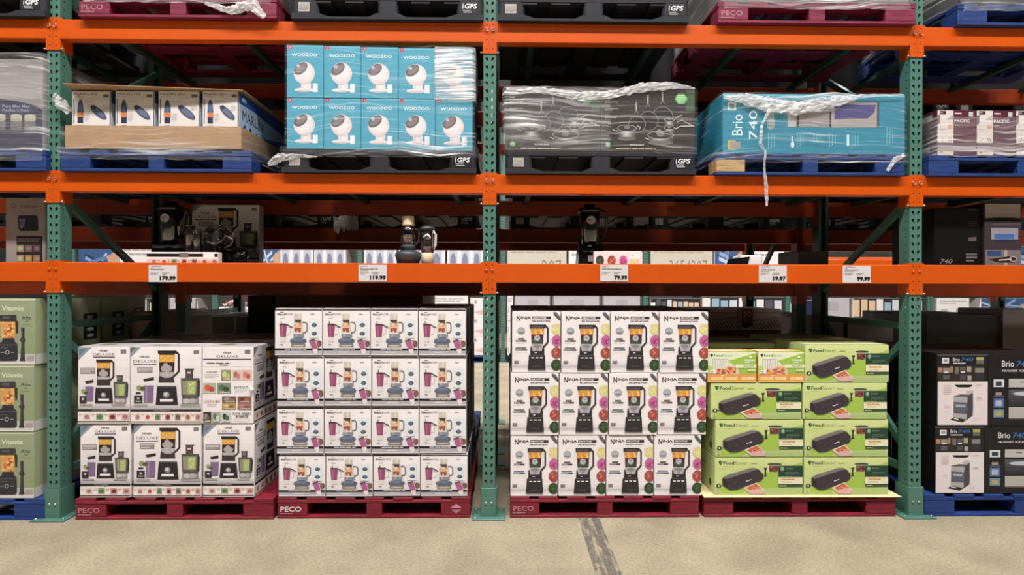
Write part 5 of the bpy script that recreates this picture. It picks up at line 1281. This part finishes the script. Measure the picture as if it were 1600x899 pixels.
disp(_a, (229, 394, 341, 411), .045, .05, 'f0e2dc', 'long white display strip with a row of small food pictures', 'display_strip', 'display card')
_a = Art(300, 725, 848, 862); _a.bg('f2dcdc')
for cx, c, c2 in ((365, '3c4438', '5c6854'), (498, 'a84838', 'd88068'), (632, 'd060a0', '8c1c58'), (760, 'd8cc7c', 'e8e0a8')):
    _a.ell(cx, 803, 47, 47, c, 22); r_ = random.Random(cx)
    for i in range(9): _a.ell(cx+r_.uniform(-26, 26), 803+r_.uniform(-26, 26), 8, 6, c2, 7)
_a.rect(710, 740, 820, 790, 'f4ece4'); _a.lines(730, 755, 760, 768, 1, 'a8a098', .8)
disp(_a, (928, 393, 1004, 411), .045, .04, 'f2dcdc', 'white display strip with four round food pictures', 'display_strip', 'display card')
disp(Art(0, 0, 10, 10).bg('3c3230'), (1249, 392, 1292, 411), .3, .3, '3c3230', 'plain dark brown carton behind the small sealer')
_a = Art(140, 200, 720, 840); _a.bg('0c0c0e'); _a.lines(540, 180, 655, 235, 2, '58585c', .4); _a.lines(540, 330, 650, 400, 3, '3c3c40', .5); _a.poly([(545, 510), (640, 500), (640, 545), (545, 550)], '5c5054'); _a.lines(515, 680, 650, 780, 3, '6c6c70', .6); _a.text('740', 205, 740, 350, 790, '88888c', .01, slant=.15)
disp(_a, (1460, 325, 1536, 411), .10, .40, '0c0c0e', 'plain black display carton right of the right hand upright')
disp(art_brio_display(), (1538, 317, 1596, 411), .08, .40, '2c2226', 'ice maker display carton with a scoop picture at the right edge')

def blender(x, y, z, s, label, black_=True, band=True):
    """motor base, jar, lid, handle; s is the overall height"""
    t = empty('blender', (x, y, z)); t.scale = (s, s, s)
    MB().add([(sx*w, sy*w*.9, zz) for zz, w in ((0, .20), (.30, .175), (.36, .13)) for sx, sy in ((-1, -1), (1, -1), (1, 1), (-1, 1))],
             [(3, 2, 1, 0), (8, 9, 10, 11)]+[(a+k*4, (a+1) % 4+k*4, (a+1) % 4+k*4+4, a+k*4+4) for k in (0, 1) for a in range(4)]).build('motor_base', black, t)
    if band:
        MB().box(-.19, .19, -.172, .15, .285, .325, .006).build('metal_band', chrome, t)
        k = MB().lathe([(.06, 0), (.058, .03), (.04, .045)], n=20).build('dial', steel, t, (-.03, -.172, .13)); k.rotation_euler = (math.pi/2, 0, 0)
    else:
        for q in (-.09, 0, .09): MB().box(q-.032, q+.032, -.182, -.17, .245, .262).build('button', steel, t)
        for sx in (-1, 1): MB().box(sx*.15-.02, sx*.15+.02, -.06, .06, .30, .50, .01).build('shoulder', black, t)
        a = Art(0, 0, 10, 10); a.lines(1, 2, 9, 8, 1, 'd8d4d4', .9); link('badge', a.mesh('badge', (-.06, -.165, .32), (.12, 0, 0), (0, 0, .03), (0, -1, 0)), t)
        a = Art(0, 0, 10, 10); a.rect(0, 0, 10, 10, '8c8888'); link('sticker', a.mesh('sticker', (-.05, -.19, .10), (.10, 0, 0), (0, 0, .09), (0, -1, 0), base=.004), t)
    j = MB().lathe([(.10, .36), (.115, .42), (.135, .60), (.16, .86), (.158, .86), (.13, .60), (.11, .43), (.02, .40)], n=28, sq=.5).build('jar', smoke, t)
    for k in range(3): MB().bar((-.05, .0, .42+.04*k), (.06, .01*k, .44+.05*k), .02, .004).build('blade', chrome, t)
    MB().lathe([(.172, .85), (.172, .90), (.15, .92), (.08, .925), (.08, .97), (.07, .985)], n=28, sq=.5).build('lid', black, t)
    MB().tube([(.15, 0, .88), (.23, 0, .87), (.26, 0, .82), (.26, 0, .60), (.20, 0, .48), (.14, 0, .45)], .022, 10).build('handle', black, t)
    a = Art(0, 0, 10, 10); a.ell(5, 5, 4.8, 4.8, '9c9898', 24); a.lines(2, 4, 8, 5.6, 1, '5c5c60', .9)
    link('sticker', a.mesh('sticker', (-.07, -.152, .66), (.14, 0, 0), (0, 0, .13), (0, -1, 0), base=.012), t)
    return tag(t, label, 'blender')
X, _ = P(268, 390, .30); blender(X, .30, ZD, P(268, 314, .30)[1]-ZD, 'black display blender with chrome band and dial, left bay')
X, _ = P(921, 390, .28); blender(X, .28, ZD, P(921, 318, .28)[1]-ZD, 'black display blender with round jar badge, behind the four disc strip', band=False)
# processor bowl seen end-on, with its lid and tumbler
X, Z = P(343, 371, .22); r = .071
t = empty('processor_bowl', (X, .22, ZD))
o = MB().lathe([(r*.98, 0), (r, .02), (r, .10), (r*.93, .125), (r*.90, .12), (r*.96, .09), (r*.95, .015)], n=36).build('bowl', glass, t, (0, .05, Z-ZD)); o.rotation_euler = (math.radians(82), 0, 0)
o = MB().tube([(r*math.cos(k*.2618), r*math.sin(k*.2618), 0) for k in range(25)], .003, 6).build('rim', chrome, t, (0, .05, Z-ZD)); o.rotation_euler = (math.radians(82), 0, 0)
MB().lathe([(.018, 0), (.016, .04), (.006, .05)], n=14).build('hub', black, t, (0, .02, Z-ZD-.01))
for k in range(3):
    an_ = 2.1*k+.5; MB().bar((0, -.03, Z-ZD), (.045*math.cos(an_), -.035, Z-ZD+.045*math.sin(an_)), .012, .003).build('blade', chrome, t)
MB().lathe([(.05, 0), (.045, .02), (.02, .05), (.016, Z-ZD-.05)], n=20).build('stand', black, t, (0, .05, 0))
tag(t, 'clear round food processor bowl with blade, tipped towards the aisle', 'bowl')
X, Z = P(368, 386, .30); tb = t; t = link('cover', None, tb, (X-tb.location.x, .12, 0)); t.name = 'leaning_cover'; t['label'] = 'smoky round cover leaning beside the bowl'; o = MB().lathe([(.068, 0), (.07, .012), (.05, .03), (.02, .034)], n=32).build('cover', smoke, t, (0, 0, .075)); o.rotation_euler = (math.radians(75), 0, 0)
MB().box(-.03, .03, .0, .05, 0, .02, .004).build('foot', black, t); pass
for px_, nm in ((297, 'left'), (309, 'right')):
    X, _ = P(px_, 390, .2); h = P(px_, 354 if px_ < 300 else 362, .2)[1]-ZD
    t = empty('tumbler', (X, .2, ZD)); MB().lathe([(.024, 0), (.030, h*.9), (.031, h), (.029, h), (.022, .004)], n=20).build('cup', glass, t)
    MB().lathe([(.0315, h), (.0315, h+.006), (.028, h+.012)], n=20).build('rim_cap', glass, t); tag(t, 'clear plastic tumbler beside the display blender, %s one' % nm, 'cup')
# personal blender with cream cap, and inverted pitcher
def s_of(Y): return F/(Y+CD)
Yb = .12; X, _ = P(638, 390, Yb); zt = P(638, 338, Yb)[1]; H = zt-ZD; k = 1/s_of(Yb)
def zz_(y): return P(638, y, Yb)[1]-ZD
t = empty('personal_blender', (X, Yb, ZD))
MB().lathe([(15*k, .0), (19*k, zz_(404)), (20.5*k, zz_(399)), (19*k, zz_(395)), (13*k, zz_(392)), (11.5*k, zz_(391.5))], n=32).build('motor_base', darkgrey, t)
MB().lathe([(11.2*k, zz_(391.5)), (11.2*k, zz_(384)), (10.2*k, zz_(383))], n=28).build('collar', darkgrey, t)
MB().lathe([(10.5*k, zz_(384)), (10.5*k, zz_(362)), (9*k, zz_(353)), (8.8*k, zz_(353)), (10.2*k, zz_(363)), (10.2*k, zz_(384))], n=28).build('cup', glass_mat('tinted_cup', 'd0c8cc', 0.16), t)
MB().lathe([(9.4*k, zz_(353)), (9.6*k, zz_(351)), (9.4*k, zz_(339.5)), (8.8*k, zz_(338.5))], n=28).build('cap', creampl, t)
MB().tube([(9*k, 0, zz_(358)), (14*k, 0, zz_(358)), (16.5*k, 0, zz_(362)), (16.5*k, 0, zz_(376)), (13*k, 0, zz_(382)), (10*k, 0, zz_(382))], 1.4*k, 10).build('handle', darkgrey, t)
MB().box(-13*k, -4*k, -11.6*k, -9*k, zz_(391), zz_(387), .002).build('latch', black, t)
tag(t, 'grey personal blender with a cream cap on a squat round base', 'blender')
X, _ = P(668, 390, Yb); t = empty('pitcher', (X, Yb, ZD))
MB().lathe([(9*k, 0), (9.4*k, zz_(396)), (9*k, zz_(395.5))], n=28).build('cap', creampl, t)
MB().lathe([(9.2*k, zz_(396)), (10.5*k, zz_(385)), (11*k, zz_(360)), (10.7*k, zz_(360)), (10*k, zz_(384)), (8.8*k, zz_(395))], n=28).build('cup', glass_mat('tinted_cup', 'd0c8cc', 0.16), t)
MB().lathe([(12*k, zz_(360)), (12.2*k, zz_(356)), (9*k, zz_(355)), (5*k, zz_(353)), (4*k, zz_(352))], n=28).build('lid', darkgrey, t)
MB().tube([(5*k, -3*k, zz_(362)), (10*k, -4*k, zz_(362)), (13*k, -4*k, zz_(367)), (13*k, -4*k, zz_(384)), (10*k, -3*k, zz_(390))], 2.0*k, 10).build('handle', whitepl, t)
tag(t, 'clear pitcher standing upside down on its cream cap, white handle', 'pitcher')
# small sealer
a, b, c, e = R(1144, 399, 1193, 411, .06); c = ZD
t = empty('vacuum_sealer', ((a+b)/2, .07, ZD)); w = b-a
MB().box(-w/2+.06, w/2, 0, .14, 0, e-c, .008).build('body', whitepl, t)
MB().prism([(-w/2, 0), (-w/2+.10, 0), (-w/2+.12, (e-c)*.9), (-w/2+.03, (e-c)*.75)], -.004, .12).build('front_flap', black, t)
tag(t, 'small white and black vacuum sealer lying on the display shelf', 'sealer')

# ------------------------------------------------------------------ price signs
def serif(a, t, x0, y0, x1, y1, c):
    a.text(t, x0, y0, x1, y1, c, .035)
for k, (x0, y0, x1, y1, txt) in enumerate(((232, 414.5, 276, 441, '179.99'), (560, 414, 604.5, 440, '119.99'), (938, 414, 981.5, 440, '79.99'), (1186, 415, 1229.5, 441.5, '19.97'), (1317, 415.5, 1361, 442, '99.99'))):
    a, b, c, e = R(x0, y0, x1, y1, -.012)
    t = empty('price_sign', ((a+b)/2, -.0105, c)); w, h = b-a, e-c
    MB().box(-w/2, w/2, 0, .003, 0, h).build('card_holder', mat('clear_holder', 'e4dfdf', rough=.25), t)
    A = Art(0, 0, 900, 540); A.rect(8, 8, 892, 532, 'd4cece')
    A.lines(100, 30, 420, 62, 1, '807880', .8, k+2); A.lines(60, 72, 200, 96, 1, '807880', .8, k); A.lines(60, 120, 760, 160, 1, '706a70', .8, k+4); 
    if k in (1, 3, 4): A.lines(60, 175, 520, 205, 1, '8c868a', .7, k)
    A.lines(60, 235, 330, 315, 2, 'a09a9e', .5, k+6); A.lines(440, 235, 680, 315, 2, 'a09a9e', .5, k+9)
    tw = 520 if len(txt) == 6 else 430
    A.text(txt, 880-tw, 345, 870, 485, '1c1820', .05)
    # serifs under the ones
    link('printed_price', A.mesh('printed_price', (-w/2, 0, 0), (w, 0, 0), (0, 0, h), (0, -1, 0)), t)
    tag(t, 'white price sign %s, %s of the five on the beam' % (txt, ('leftmost', 'second from left', 'middle one', 'fourth from left', 'rightmost')[k]), 'price sign')

# ------------------------------------------------------------------ second rack: what stands in it
G2 = 'added light-blocking loads in the second rack'
personal_cup = glass_mat('tinted_cup', 'c8c0c4', 0.16)
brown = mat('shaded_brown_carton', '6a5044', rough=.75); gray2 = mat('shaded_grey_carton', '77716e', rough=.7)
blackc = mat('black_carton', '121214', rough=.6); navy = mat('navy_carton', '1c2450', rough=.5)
def floor_box(px0, px1, ytop, Y, d, m, label):
    a, b, c, e = R(px0, ytop, px1, 560, Y)
    load('carton', a, b, Y, Y+d, .135, e, m, label, None)
def pal2(xa, xb, Y, z, key, label):
    if key == 'black': black_pallet(xa, xb, Y, z, label, 'pallets of the second rack')
    else: wood_pallet(key, xa, xb, Y, z, label, 'pallets of the second rack')
YR = Y2+.02
for i in (-2, -1, 0, 1):
    for s, nm in ((-.62, 'left'), (.62, 'right')):
        xc = (i+.5)*PITCH+s
        pal2(xc-.6, xc+.6, YR, 0.0, 'blue', 'shaded blue pallet on the second rack floor, %s half, %s' % (nm, BN[i]))
        pal2(xc-.6, xc+.6, YR-.01, Z2['middle']+.001, 'black', 'shaded black pallet, second rack middle level, %s half, %s' % (nm, BN[i]))
        load('carton', xc-.58, xc+.58, YR, YR+.96, Z2['middle']+.145, 2.86, blackc, 'added light-blocking dark load, second rack middle level, %s half, %s' % (nm, BN[i]), G2)  # added black blocks that stop light and keep the interior dark
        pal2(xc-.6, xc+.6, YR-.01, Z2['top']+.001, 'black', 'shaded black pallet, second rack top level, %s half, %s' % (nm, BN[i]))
        load('carton', xc-.6, xc+.6, YR, YR+.96, Z2['top']+.145, 4.3, blackc, 'added light-blocking dark load, second rack top level, %s half, %s' % (nm, BN[i]), G2)  # same added blocking above, so the upper opening stays dark
floor_box(-60, 104, 470, 1.44, .9, blackc, 'added dark fill load standing in the second rack behind the olive cartons')  # generic dark block added to fill the dark interior
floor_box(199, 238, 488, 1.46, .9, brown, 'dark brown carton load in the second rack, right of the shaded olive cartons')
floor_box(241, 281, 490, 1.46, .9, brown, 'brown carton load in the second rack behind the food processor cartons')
floor_box(387, 426, 462, 1.46, .9, blackc, 'added black light-blocking load in the second rack, right of the grey storage bin')  # added block, raised to keep this gap dark
floor_box(430, 660, 462, 1.46, .9, brown, 'added brown light-blocking load behind the tumbler blender stack')  # added to block light from the far aisle behind the stack
floor_box(800, 1080, 500, 1.46, .9, gray2, 'added grey light-blocking load behind the tall black blender stack')  # added mostly hidden block that stops light behind this stack
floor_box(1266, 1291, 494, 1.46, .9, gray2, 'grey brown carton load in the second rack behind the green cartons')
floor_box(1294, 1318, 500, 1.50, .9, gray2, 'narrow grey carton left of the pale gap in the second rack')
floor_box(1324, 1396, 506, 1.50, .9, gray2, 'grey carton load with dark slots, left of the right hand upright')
for k, px_ in enumerate((1337, 1368, 1390)):
    pass
floor_box(1447, 1565, 492, 1.46, .9, blackc, 'large black carton in the second rack behind the ice maker cartons')
_a = Art(945, 330, 1300, 700); _a.bg('6a625e'); _a.text('Brio', 1125, 415, 1260, 505, '2c2828', .01); _a.text('740', 1000, 565, 1290, 670, '2c2828', .02, slant=.1)
a, b, c, e = R(1567, 484, 1640, 560, 1.42); p = carton_proto('carton', b-a, .5, e-.135, '6a625e', front=_a); place(p, a, b, .135, e, 1.42, 'grey carton with black lettering in the second rack at the right edge')
_h = art_hangers(); _h.f = (180, 165, 1025, 400)
def art_h2():
    a = Art(520, 165, 1025, 400); a.items = []
    a.bg('d8c4c0'); a.rect(520, 165, 560, 400, 'b8a8a4'); a.rect(560, 165, 690, 350, '8c2440'); a.text('50', 580, 188, 672, 246, 'ecdcdc', .0); a.lines(580, 262, 670, 320, 4, 'b88c94', .3); a.rect(690, 200, 1025, 206, '6c4840')
    for i in range(9):
        x = 690+i*38; a.line([(x-20, 330-i*5), (x+40, 400-i*3)], 8, '201418'); a.line([(x-22, 305-i*4), (x, 285-i*4), (x+20, 305-i*4)], 7, '201418')
    a.poly([(540, 360), (620, 330), (690, 350), (620, 380)], '201418'); return a
ph = None
a, b, c, e = R(1153, 483, 1221, 516, 1.40)
ph = carton_proto('carton', b-a, .5, e-c, 'c8b0ac', front=art_h2())
zh = c; 
place(ph, a, b, zh, e, 1.40, 'shaded carton of black clothes hangers marked 50', group='hanger cartons')
place(ph, a-(b-a)-.006, a-.006, zh, e, 1.40, 'shaded carton of black clothes hangers, left of the one marked 50', group='hanger cartons')
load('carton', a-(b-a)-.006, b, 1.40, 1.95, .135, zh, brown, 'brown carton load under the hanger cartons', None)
# storage bin with pale rim
a, b, c, e = R(330, 492, 385, 560, 1.42); w = b-a
t = empty('storage_bin', ((a+b)/2, 1.44, .137)); H = e-.137
m_ = mat('translucent_bin', '8c8680', rough=.35)
for (x0, x1, y0, y1) in ((-w/2, w/2, 0, .006), (-w/2, w/2, .5, .506), (-w/2, -w/2+.006, .006, .5), (w/2-.006, w/2, .006, .5)): MB().box(x0, x1, y0, y1, 0, H-.02).build('bin_wall', m_, t)
MB().box(-w/2-.012, w/2+.012, -.012, .518, H-.02, H, .004).build('lid', whitepl, t); MB().bar((.02, -.003, H*.3), (.05, -.003, H-.03), .02, .004).build('strap', whitepl, t)
MB().box(-w/2, w/2, 0, .5, -.002, .006).build('bin_base', m_, t)
tag(t, 'tall translucent grey storage bin with a pale lid, in the second rack', 'bin')
# white pieces tucked among the black pallets
whitewrap = mat('white_wrap', 'c8c4c4', rough=.5)
for px, lab in (((522, 338, 560, 361), 'white wrapped parcel in the shade of the second rack, above the display shelf'), ((990, 338, 1013, 352), 'crumpled white film end on the second rack, right of the black display blender')):
    a, b, c, e = R(*px, Y2-.04)
    film_rope_mesh([(a, Y2-.04, (c+e)/2), ((a+b)/2, Y2-.045, (c+e)/2+.005), (b, Y2-.04, (c+e)/2+.01)], [(e-c)/2]*3, whitewrap, 'film_scrap', lab, 3, flat=.25)

# ------------------------------------------------------------------ across the far aisle
YF = Y3+.02
def far_art(kind, seed):
    r = random.Random(seed); a = Art(0, 0, 100, 60)
    if kind == 'sym':
        a.bg('dcdce4')
        for i in range(3): a.rect(5+i*33, 8, 28+i*33, 50, 'b8bcc8'); a.ell(16+i*33, 28, 8, 14, '7c849c', 14); a.rect(9+i*33, 40, 24+i*33, 44, '686c7c')
    elif kind == 'plastic':
        a.bg('c4bcaa'); a.text('3654207' if seed == 1 else '207', 30 if seed == 1 else 58, 24, 92, 46, '8c8478', .0); a.lines(5, 6, 95, 18, 2, 'a89e8c', .4, seed); a.lines(5, 50, 95, 56, 1, 'e8e0d0', .5, seed)
    elif kind == 'blue':
        a.bg('3c5c8c')
        for i in range(7): a.line([(r.uniform(0, 30), r.uniform(0, 60)), (r.uniform(50, 100), r.uniform(0, 60))], 5, r.choice(['5c80b0', '88a4cc', '2c4470', 'b8c8dc']))
        a.poly([(70, 20), (100, 10), (100, 35), (80, 38)], 'c89c78')
    elif kind == 'grey':
        a.bg('b4b0b8'); a.rect(0, 0, 2, 60, '6c686c'); a.rect(35, 12, 65, 40, 'a4a0a8'); a.rect(96, 0, 100, 60, '5c585c')
    elif kind == 'pink':
        a.bg('ecdcdc'); a.ell(18, 12, 5, 7, 'a89ca0', 12); a.ell(55, 20, 8, 9, '5c565c', 14); a.ell(82, 12, 5, 6, '6c666c', 12); a.poly([(10, 45), (60, 32), (90, 50), (60, 58)], 'd8b0a8')
    elif kind == 'orange':
        a.bg('d85c1c'); a.rect(20, 10, 45, 50, 'e8e4e0'); a.lines(22, 14, 43, 44, 3, '8c8c90', .4); a.rect(62, 5, 80, 55, 'e4dccc')
    elif kind == 'navy':
        a.bg('20284c'); a.rect(0, 0, 5, 60, 'e4e4e8'); a.rect(0, 54, 100, 60, 'e4e4e8')
    elif kind == 'books':
        a.bg('2c2c30')
        for i in range(9): a.rect(i*11, r.uniform(2, 14), i*11+9, 58, r.choice(['e0dcd8', 'c8ccd4', '50545c', '8cb0c4', 'd8b890']))
    else:
        a.bg('e4e0de'); a.lines(8, 8, 92, 22, 2, 'a09ca0', .4, seed); a.rect(12, 34, 34, 52, 'b4b0b4'); a.rect(60, 32, 84, 52, '8c9098')
    return a
FARP = {}
def far_carton(px0, px1, ytop, ybot, kind, label, n=0, d=.6, color='dcd8d4', tall=None):
    k = (kind, n)
    if k not in FARP: FARP[k] = carton_proto('carton', .8, d, .5, color, front=far_art(kind, n))
    a, b, c, e = R(px0, ytop, px1, ybot, YF)
    place(FARP[k], a+.01, b-.01, tall if tall is not None else c, e, YF, label, group='cartons across the far aisle')
UPPER_ROW = [(122, 186, 'blue', 0), (186, 262, 'white', 0), (262, 330, 'white', 1), (341, 398, 'blue', 0), (400, 437, 'blue', 1), (437, 490, 'sym', 0), (490, 541, 'sym', 0), (568, 620, 'sym', 0), (622, 696, 'sym', 1), (698, 756, 'sym', 0), (757, 781, 'white', 1),
      (792, 886, 'plastic', 0), (888, 940, 'white', 2), (942, 1003, 'white', 1), (1016, 1114, 'plastic', 1), (1116, 1160, 'blue', 2), (1161, 1226, 'white', 3)]
for k, (a, b, kd, n) in enumerate(UPPER_ROW):
    far_carton(a, b, 380, 437, kd, '%s carton across the far aisle, %s from the left on the upper deck' % ({'blue': 'blue', 'sym': 'patterned white', 'plastic': 'beige', 'white': 'white'}[kd], ORD[k]), n, tall=1.502)
for k, (a, b) in enumerate(((1240, 1330), (1335, 1445))):
    far_carton(a, b, 398+4, 437, 'orange', 'orange and white carton across the far aisle below the upper beam, %s' % ('left', 'right')[k], 0, color='d85c1c', tall=1.502)
far_carton(1462, 1560, 385, 437, 'white', 'white carton across the far aisle at the right', 2, tall=1.502)
far_carton(1562, 1690, 385, 437, 'blue', 'blue carton across the far aisle at the right edge', 2, tall=1.502)
LOW = [(122, 196, 'white', 0, 466), (198, 240, 'books', 0, 466), (242, 262, 'white', 1, 466), (264, 308, 'grey', 1, 466), (342, 394, 'white', 2, 480), (396, 440, 'grey', 2, 470), (442, 556, 'grey', 0, 480), (568, 662, 'white', 0, 470), (664, 732, 'white', 1, 462), (734, 781, 'pink', 0, 466),
       (792, 802, 'white', 4, 462), (803, 862, 'grey', 0, 462), (863, 940, 'grey', 0, 462), (941, 1003, 'grey', 1, 462), (1016, 1095, 'books', 2, 466), (1097, 1226, 'books', 1, 464), (1234, 1272, 'navy', 0, 469), (1274, 1330, 'grey', 0, 466), (1332, 1445, 'books', 3, 466), (1463, 1515, 'white', 3, 466), (1532, 1620, 'blue', 5, 466)]
PFB = None
for k, (a, b, kd, n, yt) in enumerate(LOW):
    lab = {'books': 'dark carton of bright packets', 'grey': 'pale grey carton', 'white': 'white carton', 'pink': 'pinkish white carton', 'blue': 'blue carton', 'navy': 'navy carton with white edging'}[kd]
    z1 = P((a+b)/2, yt, YF)[1]; z0 = .141; h = (z1-z0)/3
    xa, xb = P(a, 500, YF)[0]+.01, P(b, 500, YF)[0]-.01
    key = (kd, n)
    if key not in FARP: FARP[key] = carton_proto('carton', .8, .6, .34, 'dcd8d4', front=far_art(kd, n))
    for q in range(3):
        place(FARP[key], xa, xb, z0+h*q+.001, z0+h*(q+1), YF, '%s, %s stack from the left across the far aisle, %s layer' % (lab, ORD[k], ('bottom', 'middle', 'top')[q]), group='stacks across the far aisle')
for j in range(-1, 7):
    xc = FX[0]+PITCH*(j+.5)
    if j != 5: load('carton', xc-1.25, xc+1.25, YF, YF+.95, 2.452, 3.6, blackc, 'added dark backing above the upper beam across the far aisle, %s bay from the left' % ORD[j+1], 'far upper dark backing')  # added blocks, black so gaps through the second-rack pallets look dark
    for s in (-.65, .65):
        xc = FX[0]+PITCH*(j+.5)+s
        wood_pallet('blue', xc-.61, xc+.61, YF-.02, 0, 'small blue pallet across the far aisle, %s from the left' % ORD[(j+1)*2+(0 if s < 0 else 1)], 'far pallets')
for j in range(-1, 7):
    tag(MB().box(FX[0]+PITCH*j+.05, FX[0]+PITCH*(j+1)-.05, Y3+.03, Y3+DEP-.06, 1.4885, 1.501).build('shelf_board', deckm), 'shelf deck across the far aisle, bay %s from the left' % ORD[j+1], 'shelf board', 'far decks')
# small tags on the far beam
tagc = [('e8e4e4', 'c83c30')]
# flowers
t = empty('flower_bunch', (P(364, 470, 6.9)[0], 6.9, 1.05))
leafm = mat('flower_leaf', '4c7040'); pinkm = mat('pink_petal', 'f09c98', rough=.6); whitem = mat('white_petal', 'f4ece0', rough=.6)
rnd = random.Random(12)
X0f, _ = P(342, 470, 6.9); X1f, _ = P(386, 470, 6.9)
t.location = ((X0f+X1f)/2, 6.9, 0)
MB().lathe([(.10, 0), (.16, .02), (.18, .80), (.17, .80), (.09, .02)], n=20).build('bucket', mat('bucket_grey', '5c6058', rough=.5), t)
lf = MB()
for i in range(16):
    an_ = rnd.uniform(0, 6.28); x = rnd.uniform(0, .24)*math.cos(an_); y = rnd.uniform(0, .12)*math.sin(an_); z = rnd.uniform(1.08, 1.17)
    MB().tube([(x*.3, y*.3, .3), (x*.7, y*.7, .8), (x, y, z)], .004, 5).build('stem', leafm, t)
    n = 6; v = [(x, y, z+.01)]; f = []
    m = MB()
    for k in range(n):
        a0 = 6.283*k/n; a1 = a0+.7; r = .045
        m.add([(x, y, z), (x+r*math.cos(a0), y+r*math.sin(a0)*.6-.01, z+.03), (x+r*1.2*math.cos((a0+a1)/2), y+r*math.sin((a0+a1)/2)*.6, z+.045), (x+r*math.cos(a1), y+r*math.sin(a1)*.6-.01, z+.03)], [(0, 1, 2, 3)])
    m.lathe([(.022, z), (.03, z+.015), (.012, z+.03)], x, y, 8)
    m.build('blossom', pinkm if i % 3 else whitem, t)
tag(t, 'bunch of pink and cream flowers standing in a bucket across the far aisle', 'flowers')
# building shell behind and above the far aisle
wallm = mat('painted_block', '454340', rough=.8)
tag(MB().box(-14, 14, 13.8, 14, 0, 12.6).build('wall_back', wallm), kind='structure')
ceilm = mat('roof_deck', '8c8c8c', rough=.7)
tag(MB().box(-14, 14, -14, 14, 12.8, 13.0).build('ceiling', ceilm), kind='structure')
# drop protos that were never placed
for o in list(COL.objects):
    for k in ('_w', '_d', '_h'):
        if k in o: del o[k]
dead = [o for o in COL.objects if o.parent is None and o.type == 'MESH' and not o.get('label') and not o.get('kind')]
for o in dead:
    for c in kids(o): bpy.data.objects.remove(c)
    bpy.data.objects.remove(o)
